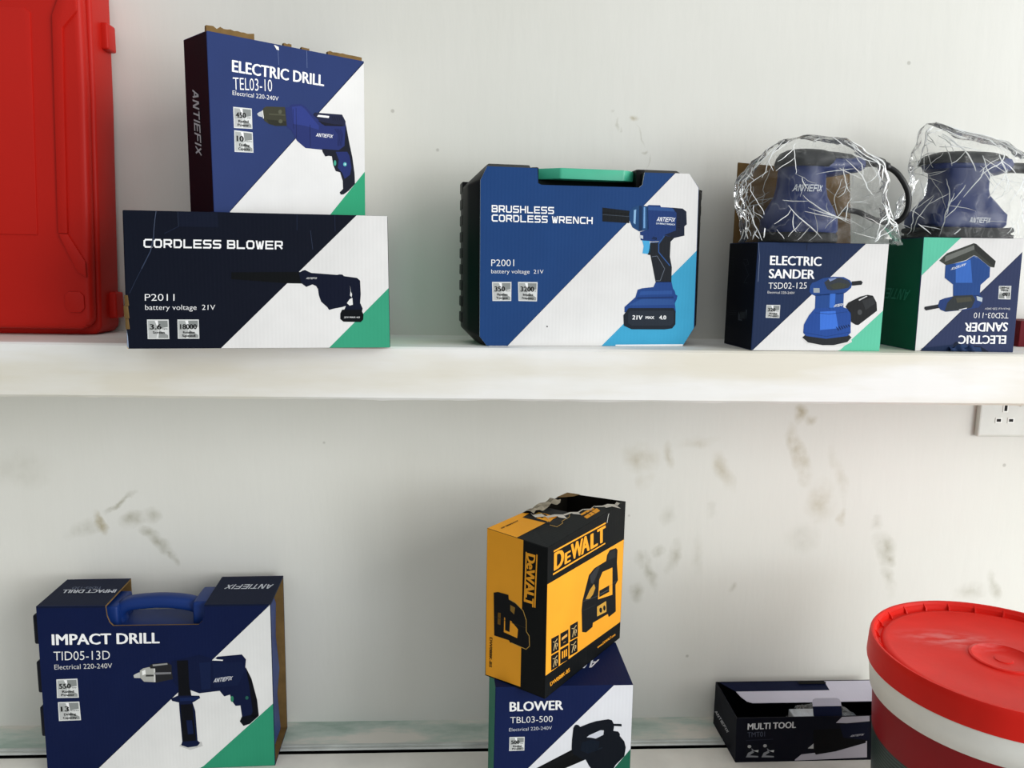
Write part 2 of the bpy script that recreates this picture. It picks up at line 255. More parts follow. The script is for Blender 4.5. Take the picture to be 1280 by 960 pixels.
   ('P','1a2029',6,[(.6818,.7753),(.897,.773),(.9071,.7975),(.9083,.8682),(.8931,.893),(.857,.8994),(.6988,.8994),(.6612,.8786),(.6578,.8174)]),
   ('P','242b35',7,[(.6878,.7909),(.8938,.7889),(.8977,.7976),(.8994,.8594),(.8854,.8771),(.6983,.8784),(.6801,.861),(.6789,.8085)]),
   ('T','21V','f0f0f0',9,'b',(.6989,.8415),(.7476,.8429),(.7005,.817)),
   ('T','MAX','f0f0f0',9,'b',(.7632,.8384),(.8049,.8381),(.7628,.8217)),
   ('T','4.0','f0f0f0',9,'b',(.828,.8405),(.8626,.8402),(.8274,.8176)),
   ('T','ANTIEFIX','eef2f8',6,'L',(.8014,.2756),(.8889,.2771),(.8043,.2499)),
   ('T','21V IMPACT WRENCH','dfe6ef',6,'b',(.7997,.2918),(.8894,.2959),(.7994,.2824)),
   ('P','0e1423',5,[(.9004,.2601),(.9133,.2614),(.9135,.2571),(.9007,.2558)]),
   ('P','0e1423',5,[(.9007,.272),(.9136,.2734),(.9139,.2691),(.901,.2678)]),
   ('P','0e1423',5,[(.9011,.284),(.914,.2853),(.9142,.2811),(.9013,.2797)]),
   ('P','0e1423',5,[(.9014,.296),(.9143,.2973),(.9146,.293),(.9017,.2917)]),
   ('P','0e1423',5,[(.9017,.308),(.9146,.3093),(.9149,.305),(.902,.3037)]),
  ],
 },
 'sander1': {
  'front': [
   ('P','dfdedc',1,[(.8181,.002),(.998,.002),(.998,.6144),(.998,.998),(.002,.998),(.0165,.9947)]),
   ('P','5fbf9e',2,[(.998,.6184),(.998,.998),(.6692,.998),(.6902,.9896)]),
   ('P','0c1428',2,[(.0074,.998),(.8202,.002),(.8169,.002),(.0042,.998)]),
   ('T','ELECTRIC','f4f4f4',6,'b',(.0988,.206),(.4905,.2107),(.0972,.1221)),
   ('T','SANDER','f4f4f4',6,'b',(.0969,.3271),(.4465,.3302),(.0954,.2428)),
   ('T','TSD02-125','f0f0f0',6,'r',(.1003,.4249),(.3914,.4185),(.0994,.3693)),
   ('T','Electrical 220-240V','e4e4e4',6,'r',(.0973,.4673),(.3032,.4714),(.0961,.4461)),
   ('P','d4d6d4',2,[(.0956,.5737),(.2002,.5738),(.2008,.6955),(.0958,.6925)]),
   ('P','a6a9a7',3,[(.1009,.5808),(.1322,.5809),(.1481,.6338),(.1009,.6391)]),
   ('P','848886',3,[(.1479,.581),(.195,.5811),(.1952,.6199),(.1533,.6279)]),
   ('P','b6b8b6',3,[(.1009,.6391),(.1481,.6338),(.1377,.6877),(.101,.6867)]),
   ('P','8f9290',3,[(.1533,.6399),(.1954,.671),(.1955,.6892),(.1482,.688)]),
   ('P','ececec',3,[(.1322,.5809),(.1479,.581),(.1481,.6278)]),
   ('T','320','0e0e0e',6,'b',(.1083,.6332),(.1659,.6341),(.1082,.6023)),
   ('T','w','252525',6,'r',(.169,.6341),(.1942,.6345),(.169,.6244)),
   ('T','Rated','181818',6,'b',(.1219,.6597),(.1796,.6609),(.1219,.6454)),
   ('T','Power','181818',6,'b',(.1167,.6811),(.1818,.6828),(.1167,.6668)),
   ('P','0f1931',2,[(.3684,.002),(.3674,.0718),(.3718,.0722),(.3727,.002)]),
   ('P','2f3a56',2,[(.6332,.0086),(.632,.1531),(.6343,.1533),(.6354,.0088)]),
   ('P','6f7d98',2,[(.002,.0064),(.0169,.1366),(.0201,.1362),(.0041,.006)]),
   ('P','6f7d98',2,[(.0168,.1363),(.0183,.3597),(.0216,.3599),(.0201,.1365)]),
   ('P','d6d5d2',3,[(.382,.8832),(.4279,.9346),(.6006,.9635),(.7142,.954),(.7759,.9145),(.7657,.8713)]),
   ('P','204382',4,[(.4147,.4468),(.415,.396),(.4307,.3662),(.4615,.3531),(.5088,.3229),(.5852,.3074),(.6699,.3097),(.7214,.3394),(.7392,.3705),(.7333,.4088),(.7006,.4474),(.6804,.4622),(.4631,.4869),(.4266,.4679)]),
   ('P','31373f',5,[(.5506,.4239),(.5218,.3607),(.5584,.3281),(.6422,.3168),(.7074,.3413),(.731,.3749),(.7121,.4091),(.6356,.427),(.5795,.4337)]),
   ('P','3a3d34',6,[(.5622,.3856),(.631,.3593),(.7027,.3752),(.6768,.4095),(.5998,.4207)]),
   ('P','7a8bb4',6,[(.5512,.3265),(.6069,.3156),(.6145,.3239),(.567,.3517)]),
   ('P','202225',5,[(.7327,.3494),(.8063,.3399),(.8203,.3567),(.8127,.3789),(.739,.3883)]),
   ('P','9aa3a8',5,[(.4429,.4142),(.49,.4136),(.4942,.456),(.447,.4566)]),
   ('P','204687',4,[(.4638,.4759),(.6813,.4536),(.6867,.6054),(.4676,.6121)]),
   ('P','376bc4',5,[(.5746,.466),(.6168,.4629),(.6191,.6019),(.5769,.6066)]),
   ('P','204791',5,[(.4669,.601),(.6857,.59),(.7257,.605),(.748,.639),(.7598,.8281),(.7362,.8586),(.5741,.8859),(.4162,.8614),(.3916,.8314),(.3917,.7541),(.4252,.6681)]),
   ('P','3a6fce',6,[(.5078,.633),(.6276,.6232),(.66,.7859),(.519,.8045)]),
   ('P','153773',7,[(.4695,.6441),(.58,.6558),(.5801,.6515),(.4695,.6398)]),
   ('P','153773',7,[(.5804,.6557),(.7208,.6328),(.7201,.6286),(.5797,.6515)]),
   ('P','153773',7,[(.394,.8292),(.5725,.8664),(.5729,.8622),(.3943,.825)]),
   ('P','153773',7,[(.5732,.8664),(.7583,.8216),(.7573,.8174),(.5722,.8622)]),
   ('P','222528',4,[(.3872,.8746),(.4084,.8502),(.5739,.8833),(.7499,.8498),(.7692,.8712),(.7401,.9148),(.6351,.9459),(.5496,.9466),(.4342,.9216)]),
   ('P','1d1e20',5,[(.703,.5838),(.7216,.5452),(.8099,.4887),(.8654,.4709),(.9086,.4789),(.9418,.5426),(.951,.6196),(.8145,.7543),(.793,.7519),(.7554,.7247),(.7465,.6476)]),
   ('P','c8c8c8',6,[(.7978,.5187),(.8589,.4795),(.8664,.4854),(.8055,.5271)]),
   ('P','434547',6,[(.8345,.6337),(.8338,.6436),(.8305,.652),(.8252,.6576),(.8185,.6597),(.8116,.6578),(.8054,.6523),(.8009,.644),(.7989,.6341),(.7995,.6243),(.8028,.6159),(.8082,.6103),(.8148,.6082),(.8218,.6101),(.8279,.6156),(.8324,.6239)]),
   ('P','2d2f31',6,[(.8268,.5269),(.9096,.4917),(.9317,.5513),(.8614,.612)]),
   ('P','0f2043',8,[(.641,.7754),(.6624,.8088),(.6674,.8043),(.6459,.7709)]),
   ('P','0f2043',8,[(.6592,.7709),(.6791,.8017),(.684,.7973),(.6641,.7664)]),
   ('P','0f2043',8,[(.6774,.7664),(.6957,.7947),(.7006,.7902),(.6823,.762)]),
   ('P','0f2043',8,[(.6956,.762),(.7123,.7876),(.7172,.7831),(.7005,.7575)]),
   ('P','0f2043',8,[(.7138,.7575),(.7289,.7806),(.7338,.7761),(.7187,.753)]),
   ('P','0f2043',8,[(.732,.753),(.7455,.7736),(.7505,.769),(.7369,.7485)]),
   ('T','ANTIEFIX','f4f6fa',8,'L',(.6076,.5892),(.6778,.5781),(.6179,.5634)),
  ],
  'left': [
   ('P','444951',1,[(.4852,.6413),(.7826,.629),(.7682,.7407),(.4871,.7412)]),
   ('P','131519',2,[(.5397,.656),(.746,.6472),(.7318,.7258),(.5394,.7273)]),
   ('P','444951',3,[(.5526,.6587),(.5511,.7244),(.5603,.7241),(.5619,.6585)]),
   ('P','444951',3,[(.5735,.6578),(.572,.7233),(.5813,.7231),(.5827,.6576)]),
   ('P','444951',3,[(.5944,.6569),(.5929,.7223),(.6021,.7221),(.6035,.6567)]),
   ('P','444951',3,[(.6151,.656),(.6137,.7213),(.6229,.7211),(.6243,.6558)]),
   ('P','444951',3,[(.6358,.6551),(.6345,.7203),(.6436,.7201),(.645,.6549)]),
   ('P','444951',3,[(.6565,.6542),(.6552,.7193),(.6643,.7191),(.6655,.654)]),
   ('P','444951',3,[(.677,.6534),(.6758,.7183),(.6848,.7181),(.6861,.6531)]),
   ('P','444951',3,[(.6975,.6525),(.6963,.7173),(.7053,.7171),(.7065,.6523)]),
   ('P','444951',3,[(.7179,.6516),(.7168,.7164),(.7258,.7161),(.7269,.6514)]),
   ('P','222730',1,[(.0408,.1418),(.196,.1439),(.196,.1394),(.0408,.1372)]),
   ('P','222730',1,[(.0481,.1736),(.2033,.1754),(.2033,.1709),(.0481,.1691)]),
   ('P','222730',1,[(.0552,.2044),(.2104,.2058),(.2103,.2013),(.0552,.1998)]),
   ('P','222730',1,[(.0623,.2352),(.2174,.2362),(.2174,.2317),(.0623,.2306)]),
   ('P','222730',1,[(.0702,.2694),(.2253,.27),(.2252,.2655),(.0701,.2648)]),
   ('P','222730',1,[(.0775,.3014),(.2326,.3016),(.2325,.2971),(.0775,.2968)]),
   ('P','222730',1,[(.1383,.6643),(.4021,.6567),(.4019,.651),(.1381,.6585)]),
   ('P','222730',1,[(.1428,.6839),(.4066,.6759),(.4064,.6702),(.1426,.6781)]),
   ('P','222730',1,[(.1476,.7047),(.4114,.6963),(.4111,.6906),(.1474,.6989)]),
   ('P','282e37',1,[(.513,.5332),(.5478,.6275),(.5687,.6265),(.5339,.5323)]),
   ('P','20262f',1,[(.0841,.8307),(.1979,.8303),(.2003,.8256),(.0866,.8259)]),
   ('P','282f38',1,[(.5422,.1633),(.6838,.1576),(.6805,.1533),(.5388,.159)]),
   ('P','282f38',1,[(.6744,.1559),(.7262,.2044),(.7416,.2034),(.6899,.155)]),
   ('P','282f38',1,[(.7309,.2019),(.612,.2135),(.6181,.2176),(.737,.2059)]),
   ('P','282f38',1,[(.6221,.2145),(.5528,.1821),(.5385,.1841),(.608,.2165)]),
   ('P','282f38',1,[(.6089,.2218),(.7499,.302),(.7643,.3002),(.6237,.2201)]),
   ('P','282f38',1,[(.75,.3001),(.6593,.3451),(.6737,.3472),(.7642,.3022)]),
   ('P','282f38',1,[(.659,.3453),(.6053,.3793),(.6205,.381),(.674,.347)]),
   ('P','282f38',1,[(.6134,.3824),(.7556,.3795),(.7546,.3751),(.6124,.378)]),
  ],
 },
 'sander2': {
  'front': [
   ('P','dfdedc',1,[(.3688,.002),(.998,.002),(.998,.002),(.998,.1148),(.0558,.9968),(.002,.998),(.0078,.3315)]),
   ('P','5cbd9e',2,[(.002,.002),(.3733,.002),(.3701,.002),(.0048,.3315)]),
   ('P','14192b',2,[(.0581,.998),(.998,.1193),(.998,.1156),(.0535,.9949)]),
   ('T','ELECTRIC','f4f4f4',6,'b',(.9134,.8491),(.4285,.8553),(.9168,.924)),
   ('T','SANDER','f4f4f4',6,'b',(.9192,.7331),(.4812,.7413),(.9186,.813)),
   ('T','TSD03-110','f0f0f0',6,'r',(.9163,.6496),(.5648,.6513),(.9153,.6973)),
   ('T','Electrical 220-240V','e4e4e4',6,'r',(.9221,.6058),(.6693,.6063),(.924,.623)),
   ('P','d4d6d4',2,[(.9216,.5305),(.7975,.5294),(.7928,.4137),(.9179,.4122)]),
   ('P','a6a9a7',3,[(.9152,.5234),(.8779,.5231),(.8574,.4714),(.9133,.4654)]),
   ('P','848886',3,[(.8593,.5229),(.8034,.5225),(.8019,.4854),(.8514,.4772)]),
   ('P','b6b8b6',3,[(.9133,.4654),(.8574,.4714),(.868,.4186),(.9118,.4181)]),
   ('P','8f9290',3,[(.851,.4656),(.8,.4367),(.7993,.4194),(.8555,.4188)]),
   ('P','ececec',3,[(.8779,.5231),(.8593,.5229),(.8576,.4772)]),
   ('T','180','0e0e0e',6,'b',(.9048,.4713),(.8363,.4714),(.9058,.502)),
   ('T','w','252525',6,'r',(.8325,.4714),(.8026,.4715),(.8329,.4808)),
   ('T','Rated','181818',6,'b',(.8877,.4454),(.8191,.4459),(.8882,.4596)),
   ('T','Power','181818',6,'b',(.8932,.4242),(.8158,.425),(.8937,.4383)),
   ('P','3a3d38',3,[(.1719,.2015),(.2141,.1613),(.245,.1356),(.5028,.0462),(.5284,.0531),(.7376,.1984),(.7285,.2549),(.6818,.2482),(.5477,.1609),(.5133,.1505),(.4343,.1948),(.2468,.2419)]),
   ('P','6b6e69',4,[(.2307,.1611),(.5046,.0641),(.5124,.1),(.2272,.2117)]),
   ('P','2b2d2b',4,[(.5073,.0497),(.5284,.0531),(.7351,.1984),(.7282,.2528),(.5263,.1143)]),
   ('P','214684',5,[(.2383,.2405),(.435,.202),(.5137,.1541),(.5481,.1645),(.6865,.2533),(.6894,.3367),(.6062,.4068),(.6075,.5018),(.3396,.5102),(.3296,.4066),(.2403,.3494)]),
   ('P','3768ba',6,[(.3371,.2249),(.4836,.187),(.5206,.3897),(.3533,.3917)]),
   ('P','7d98c8',7,[(.5092,.159),(.5485,.1766),(.5498,.1741),(.5105,.1565)]),
   ('P','7d98c8',7,[(.6505,.2368),(.677,.251),(.6786,.2485),(.6521,.2344)]),
   ('P','243c72',5,[(.3314,.5125),(.6067,.4945),(.6387,.5197),(.6382,.5563),(.6095,.6044),(.4773,.6281),(.2771,.6475),(.225,.6312),(.195,.5985),(.2086,.547),(.2573,.528)]),
   ('P','303537',6,[(.3475,.505),(.5313,.4961),(.5647,.5352),(.5343,.609),(.4104,.6326),(.2681,.6417),(.2863,.568)]),
   ('P','47473c',7,[(.366,.523),(.5163,.5139),(.5368,.5502),(.3871,.5668)]),
   ('P','25272b',4,[(.0599,.6222),(.0626,.606),(.2035,.5822),(.2191,.6129),(.0783,.6389)]),
   ('P','b8c4cc',7,[(.5741,.5044),(.6362,.5197),(.6349,.5563),(.5847,.5423)]),
   ('P','e8e8e8',7,[(.4096,.6252),(.4879,.6081),(.4863,.6169),(.4102,.6311)]),
   ('T','ANTIEFIX','e8ecf4',8,'L',(.4431,.2164),(.2987,.2601),(.4371,.2396)),
   ('P','0f1b31',7,[(.4109,.9091),(.4598,.9419),(.6589,.9501),(.7561,.998),(.3904,.998),(.376,.943)]),
   ('P','213a61',8,[(.4585,.9285),(.5371,.9516),(.6599,.9594),(.6792,.998),(.4658,.998)]),
   ('P','142646',7,[(.066,.9738),(.383,.9362),(.3975,.998),(.0694,.998)]),
  ],
  'left': [
   ('T','ANTIEFIX','3a7a68',6,'L',(.7666,.4594),(-0.309,.4563),(.7253,.5586)),
  ],
 },
 'impact': {
  'front': [
   ('P','dcdcda',1,[(.998,.002),(.998,.998),(.1985,.998),(.2233,.9711)]),
   ('P','2d8d6b',2,[(.998,.6093),(.998,.998),(.6633,.998),(.6803,.9854)]),
   ('P','040a1e',2,[(.2194,.975),(.998,.0054),(.998,.0025),(.2176,.972)]),
   ('T','IMPACT DRILL','ececec',6,'b',(.0559,.225),(.5135,.2246),(.0572,.1615)),
   ('T','TID05-13D','e0e0e0',6,'r',(.0588,.3145),(.2972,.3148),(.0603,.2634)),
   ('T','Electrical 220-240V','d0d0d0',6,'r',(.0598,.3684),(.3042,.3668),(.0602,.3402)),
   ('P','d4d6d4',2,[(.0642,.4277),(.1533,.4255),(.1545,.5398),(.0616,.5389)]),
   ('P','a6a9a7',3,[(.0685,.4343),(.0952,.4337),(.1083,.4829),(.0673,.4888)]),
   ('P','848886',3,[(.1086,.4334),(.1489,.4324),(.1492,.4689),(.1129,.4772)]),
   ('P','b6b8b6',3,[(.0673,.4888),(.1083,.4829),(.0987,.5336),(.0663,.5334)]),
   ('P','8f9290',3,[(.1128,.4885),(.1496,.5169),(.1498,.534),(.108,.5337)]),
   ('P','ececec',3,[(.0952,.4337),(.1086,.4334),(.1083,.4773)]),
   ('T','550','0e0e0e',6,'b',(.0738,.4832),(.1238,.4828),(.0743,.4542)),
   ('T','w','252525',6,'r',(.1265,.4828),(.1484,.4826),(.1265,.4737)),
   ('T','Rated','181818',6,'b',(.0852,.5077),(.1357,.5077),(.0854,.4943)),
   ('T','Power','181818',6,'b',(.0803,.5279),(.1377,.5282),(.0805,.5144)),
   ('P','d4d6d4',2,[(.064,.5637),(.1553,.5633),(.1575,.676),(.0632,.6771)]),
   ('P','a6a9a7',3,[(.0685,.5705),(.0959,.5703),(.1099,.6199),(.0682,.626)]),
   ('P','848886',3,[(.1096,.5703),(.1508,.5701),(.1515,.6061),(.1145,.6142)]),
   ('P','b6b8b6',3,[(.0682,.626),(.1099,.6199),(.1008,.671),(.0679,.6714)]),
   ('P','8f9290',3,[(.1146,.6255),(.1524,.6534),(.1527,.6704),(.1102,.6709)]),
   ('P','ececec',3,[(.0959,.5703),(.1096,.5703),(.1099,.6143)]),
   ('T','13','0e0e0e',6,'b',(.0747,.6202),(.1099,.6199),(.0748,.5908)),
   ('T','mm','252525',6,'r',(.1127,.6199),(.1508,.6196),(.1126,.6109)),
   ('T','Drilling','181818',6,'b',(.0867,.6451),(.1381,.6445),(.0867,.6315)),
   ('T','Capacity','181818',6,'b',(.082,.6655),(.1403,.6649),(.082,.6519)),
   ('P','bdbdbb',3,[(.5755,.8546),(.6243,.8816),(.6798,.8598),(.6757,.8315),(.5858,.8411)]),
   ('P','b8b8b4',3,[(.3933,.4133),(.4033,.4054),(.4206,.3958),(.425,.4312),(.3961,.4296)]),
   ('P','a5a59f',3,[(.4219,.3871),(.4359,.3739),(.4603,.3666),(.4868,.3701),(.4836,.4584),(.4377,.4534),(.4217,.4291)]),
   ('P','e8e8e4',4,[(.4304,.3907),(.4453,.381),(.4467,.4082),(.4319,.4145)]),
   ('P','3a3a38',4,[(.4466,.4116),(.4829,.4127),(.4825,.4229),(.4461,.4231)]),
   ('P','222225',4,[(.4656,.3545),(.4804,.3468),(.5437,.3419),(.5626,.3608),(.5622,.4426),(.4859,.4625),(.4852,.3754),(.4673,.3749)]),
   ('P','8e8e8c',5,[(.4778,.3515),(.5412,.3445),(.5433,.3534),(.4799,.3617)]),
   ('P','77777a',5,[(.4834,.3992),(.5564,.3994),(.556,.4103),(.4838,.4128)]),
   ('P','c8c8c4',5,[(.4818,.3753),(.4881,.3755),(.4871,.4571),(.4803,.4569)]),
   ('P','071335',5,[(.561,.3336),(.6029,.3212),(.6573,.3057),(.6821,.2982),(.721,.3143),(.7402,.3339),(.7606,.3119),(.8677,.3012),(.8854,.3325),(.8807,.3806),(.9065,.4505),(.9285,.5834),(.9338,.6817),(.8921,.7305),(.864,.7419),(.8486,.7131),(.8594,.6855),(.8537,.614),(.832,.6159),(.8154,.5825),(.8098,.5455),(.7836,.5556),(.7646,.5203),(.6749,.5323),(.637,.5116),(.6399,.5448),(.6744,.5474),(.678,.5614),(.6536,.5812),(.6435,.5877),(.6542,.6421),(.6585,.8236),(.669,.8395),(.6559,.8586),(.6149,.8649),(.5856,.8495),(.5912,.8274),(.5851,.6393),(.5844,.5854),(.5553,.5746),(.5499,.5607),(.5819,.5426),(.585,.4947),(.5651,.4597),(.5591,.3913)]),
   ('P','05070e',6,[(.5831,.3308),(.6321,.3288),(.6328,.4895),(.6389,.5447),(.5858,.5441),(.5854,.481)]),
   ('P','04060e',6,[(.8823,.3772),(.9065,.4505),(.9285,.5834),(.9338,.6817),(.9156,.702),(.8984,.6802),(.9067,.6525),(.8955,.4917)]),
   ('P','040711',6,[(.8579,.6855),(.9011,.6733),(.9338,.6817),(.8921,.7305),(.864,.7419),(.8486,.7131)]),
   ('P','e0e0dc',6,[(.7362,.3338),(.7504,.3219),(.7601,.3276),(.7848,.3311),(.7822,.3378)]),
   ('P','2f7a5c',7,[(.8251,.5725),(.8244,.5796),(.8227,.5857),(.8204,.5896),(.8176,.591),(.815,.5894),(.8128,.5853),(.8115,.5791),(.8111,.572),(.8119,.5648),(.8135,.5588),(.8159,.5548),(.8186,.5535),(.8213,.555),(.8234,.5592),(.8248,.5653)]),
   ('P','24584e',7,[(.8906,.568),(.8899,.5722),(.8883,.5758),(.886,.5781),(.8833,.5789),(.8806,.5779),(.8784,.5754),(.8769,.5717),(.8765,.5675),(.8771,.5632),(.8787,.5597),(.8811,.5573),(.8838,.5566),(.8865,.5575),(.8887,.56),(.8901,.5637)]),
   ('P','0e204a',6,[(.5878,.5566),(.6742,.5543),(.674,.5633),(.6488,.5762),(.5896,.5773)]),
   ('P','04060f',6,[(.5899,.598),(.6432,.5967),(.652,.8233),(.5937,.8275)]),
   ('P','0b183c',7,[(.6129,.6959),(.6376,.697),(.6424,.7808),(.6175,.7832)]),
   ('P','0d1b3f',6,[(.6806,.3472),(.7301,.3418),(.7252,.5065),(.6854,.512)]),
   ('P','0b183a',6,[(.7397,.3489),(.869,.3458),(.8777,.4012),(.8453,.49),(.7403,.5001)]),
   ('T','ANTIEFIX','d8dae0',8,'L',(.7387,.469),(.8212,.4559),(.7429,.4437)),
  ],
  'top': [
   ('T','IMPACT DRILL','c4c8d2',6,'b',(.275,.4267),(.0379,.4132),(.2792,.5517)),
   ('T','TID05-13D','6f7890',6,'r',(.197,.3197),(.066,.3108),(.2001,.3953)),
   ('T','ANTIEFIX','c4c8d2',6,'L',(.975,.3169),(.7549,.3097),(.9766,.4829)),
  ],
 },
 'blower': {
  'front': [
   ('P','dfe0e4',1,[(.8573,.002),(.998,.002),(.998,.7486),(.1244,.7178),(.2435,.5812),(.8555,.002)]),
   ('P','1c614a',2,[(.998,.4587),(.998,.7486),(.6727,.7362),(.8778,.6006)]),
   ('P','040a1e',2,[(.105,.7151),(.2446,.5824),(.2424,.5801),(.1028,.7129)]),
   ('P','040a1e',2,[(.2446,.5824),(.8566,.002),(.8544,.002),(.2424,.5801)]),
   ('T','BLOWER','ececec',6,'b',(.1053,.1701),(.4932,.1653),(.1036,.1041)),
   ('T','TBL03-500','dcdcdc',6,'r',(.1125,.2525),(.4186,.2495),(.1114,.2093)),
   ('T','Electrical 220-240V','c4c8d0',6,'r',(.1058,.3096),(.4151,.303),(.1052,.2865)),
   ('P','d4d6d4',2,[(.1099,.3509),(.2188,.3517),(.2194,.4487),(.1094,.4497)]),
   ('P','a6a9a7',3,[(.1153,.3569),(.148,.3571),(.1643,.4002),(.1151,.4052)]),
   ('P','848886',3,[(.1643,.3572),(.2134,.3575),(.2136,.3885),(.1698,.3953)]),
   ('P','b6b8b6',3,[(.1151,.4052),(.1643,.4002),(.1533,.4444),(.1149,.4447)]),
   ('P','8f9290',3,[(.1698,.4051),(.2138,.4293),(.2139,.4439),(.1643,.4443)]),
   ('P','ececec',3,[(.148,.3571),(.1643,.3572),(.1643,.3953)]),
   ('T','500','0e0e0e',6,'b',(.1228,.4003),(.1829,.4002),(.1229,.3746)),
   ('T','w','252525',6,'r',(.1862,.4002),(.2126,.4002),(.1862,.3924)),
   ('T','Rated','181818',6,'b',(.1369,.4219),(.1973,.4216),(.1369,.4101)),
   ('T','Power','181818',6,'b',(.1314,.4396),(.1995,.4391),(.1314,.4278)),
   ('P','040608',3,[(.1746,.6417),(.3058,.5805),(.5632,.454),(.654,.483),(.662,.5287),(.5163,.5869),(.3463,.6629)]),
   ('P','0a0c0f',4,[(.2498,.6158),(.5637,.4678),(.6026,.4815),(.288,.6233)]),
   ('P','060d17',5,[(.5631,.4489),(.564,.3798),(.571,.2984),(.5799,.2799),(.5906,.2738),(.6054,.2761),(.6219,.2903),(.6852,.2667),(.7361,.2521),(.8259,.2404),(.852,.2485),(.8659,.274),(.923,.2766),(.9263,.2944),(.8697,.2899),(.8646,.3244),(.9004,.3304),(.914,.3478),(.9146,.3636),(.9486,.4024),(.9614,.4472),(.9528,.5104),(.89,.5722),(.8657,.6192),(.8274,.6371),(.7362,.6215),(.6957,.5727),(.6684,.5263),(.6556,.5285),(.577,.484)]),
   ('P','c9ccd4',6,[(.6706,.3662),(.6881,.3516),(.7706,.3171),(.7952,.3196),(.7925,.351),(.7373,.3767),(.6983,.3682)]),
   ('P','141e2a',6,[(.7387,.4667),(.7897,.446),(.7863,.4389),(.7354,.4597)]),
   ('P','081422',6,[(.6384,.4006),(.7021,.3834),(.767,.3977),(.7563,.4606),(.6798,.4837),(.6274,.457)]),
  ],
  'top': [
   ('T','ANTIEFIX','e4e6ec',6,'L',(.8216,.4179),(.3081,.5275),(.7826,.5989)),
  ],
 },
 'dewalt': {
  'front': [
   ('P','eda22c',1,[(.002,.2376),(.9973,.2722),(.998,.8784),(.002,.8437)]),
   ('P','eda22c',2,[(.0649,.0417),(.7159,.0627),(.7168,.0743),(.0654,.0535)]),
   ('P','eda22c',2,[(.0623,.1891),(.7191,.2068),(.7198,.2159),(.0627,.2011)]),
   ('T','D','eda22c',6,'h',(.0681,.1757),(.1855,.1773),(.0677,.059)),
   ('T','E','eda22c',6,'h',(.1921,.1784),(.2658,.1808),(.1908,.1026)),
   ('T','W','eda22c',6,'h',(.268,.1792),(.4196,.1841),(.2624,.0689)),
   ('T','A','eda22c',6,'h',(.394,.1854),(.5048,.1879),(.3875,.0708)),
   ('T','L','eda22c',6,'h',(.5144,.1886),(.6138,.1913),(.5076,.0824)),
   ('T','T','eda22c',6,'h',(.6039,.1893),(.7206,.1932),(.5963,.0782)),
   ('P','101214',2,[(.4422,.7336),(.4257,.5726),(.4341,.5121),(.5086,.3621),(.5798,.3391),(.742,.344),(.7519,.306),(.7883,.2821),(.8801,.2969),(.9055,.3184),(.9053,.4105),(.9326,.5465),(.8971,.5671),(.9192,.7713),(.8134,.7732),(.7981,.7443),(.5857,.7265),(.5826,.7542),(.4968,.7586)]),
   ('P','2d2f32',3,[(.5213,.373),(.6291,.341),(.6549,.3564),(.5674,.4469),(.5366,.423)]),
   ('P','222527',3,[(.7765,.2949),(.8675,.3032),(.8802,.3624),(.7678,.3476)]),
   ('P','474949',3,[(.4354,.5202),(.6323,.5561),(.6304,.553),(.4335,.5171)]),
   ('P','474949',3,[(.633,.5562),(.9021,.5432),(.8985,.5398),(.6297,.5529)]),
   ('P','272a2d',3,[(.4399,.5863),(.6244,.6124),(.6209,.6075),(.4366,.5815)]),
   ('P','eda22c',3,[(.6538,.4461),(.696,.4055),(.8381,.4228),(.8542,.6249),(.6458,.5821)]),
   ('P','101214',4,[(.6594,.5259),(.8003,.5371),(.8041,.5862),(.6627,.5728)]),
   ('P','545656',5,[(.671,.5581),(.7943,.5684),(.7901,.5634),(.667,.5531)]),
   ('P','b88a34',3,[(.4749,.5174),(.5275,.4707),(.5823,.4498),(.6019,.4853),(.5721,.5194),(.5315,.5337)]),
   ('P','c99a3e',3,[(.6366,.631),(.7641,.6376),(.7754,.7193),(.6415,.7026)]),
   ('P','101214',4,[(.711,.6836),(.71,.6903),(.7059,.6947),(.6994,.6962),(.6915,.6945),(.6834,.6899),(.6763,.6831),(.6714,.6752),(.6693,.6673),(.6704,.6607),(.6744,.6563),(.6809,.6548),(.6887,.6564),(.6968,.6609),(.7039,.6677),(.7089,.6756)]),
   ('P','101214',4,[(.76,.6866),(.7591,.6934),(.7556,.6981),(.7498,.6999),(.7429,.6986),(.7357,.6944),(.7294,.6879),(.7249,.6801),(.723,.6723),(.7239,.6655),(.7274,.6608),(.7331,.659),(.74,.6603),(.7472,.6644),(.7535,.6709),(.758,.6787)]),
   ('P','101214',2,[(.0598,.6199),(.1482,.6305),(.1528,.7364),(.0639,.7271)]),
   ('P','b8a070',3,[(.0777,.6508),(.1046,.6645),(.1059,.6601),(.079,.6464)]),
   ('P','b8a070',3,[(.1091,.6653),(.1351,.6524),(.1274,.6465),(.1014,.6594)]),
   ('P','b8a070',3,[(.0941,.7161),(.1099,.67),(.101,.6653),(.0853,.7114)]),
   ('P','b8a070',3,[(.1011,.6662),(.1163,.7157),(.1252,.7186),(.1099,.6691)]),
   ('P','d8c090',3,[(.1147,.6759),(.1328,.6832),(.1324,.6794),(.1144,.672)]),
   ('P','d8c090',3,[(.1292,.6797),(.1256,.7004),(.1324,.7037),(.136,.6829)]),
   ('P','101214',2,[(.166,.6303),(.2638,.6415),(.2686,.7387),(.1703,.7275)]),
   ('P','d8a050',3,[(.1821,.6659),(.216,.6649),(.2502,.664),(.2511,.6834),(.2169,.6843),(.1829,.6853)]),
   ('P','b88a44',3,[(.2054,.7123),(.2348,.7137),(.2308,.7089),(.2014,.7075)]),
   ('P','101214',2,[(.2836,.6242),(.3818,.6332),(.3879,.7423),(.2889,.7293)]),
   ('P','b8a070',3,[(.3041,.6548),(.3341,.6685),(.3347,.6636),(.3047,.65)]),
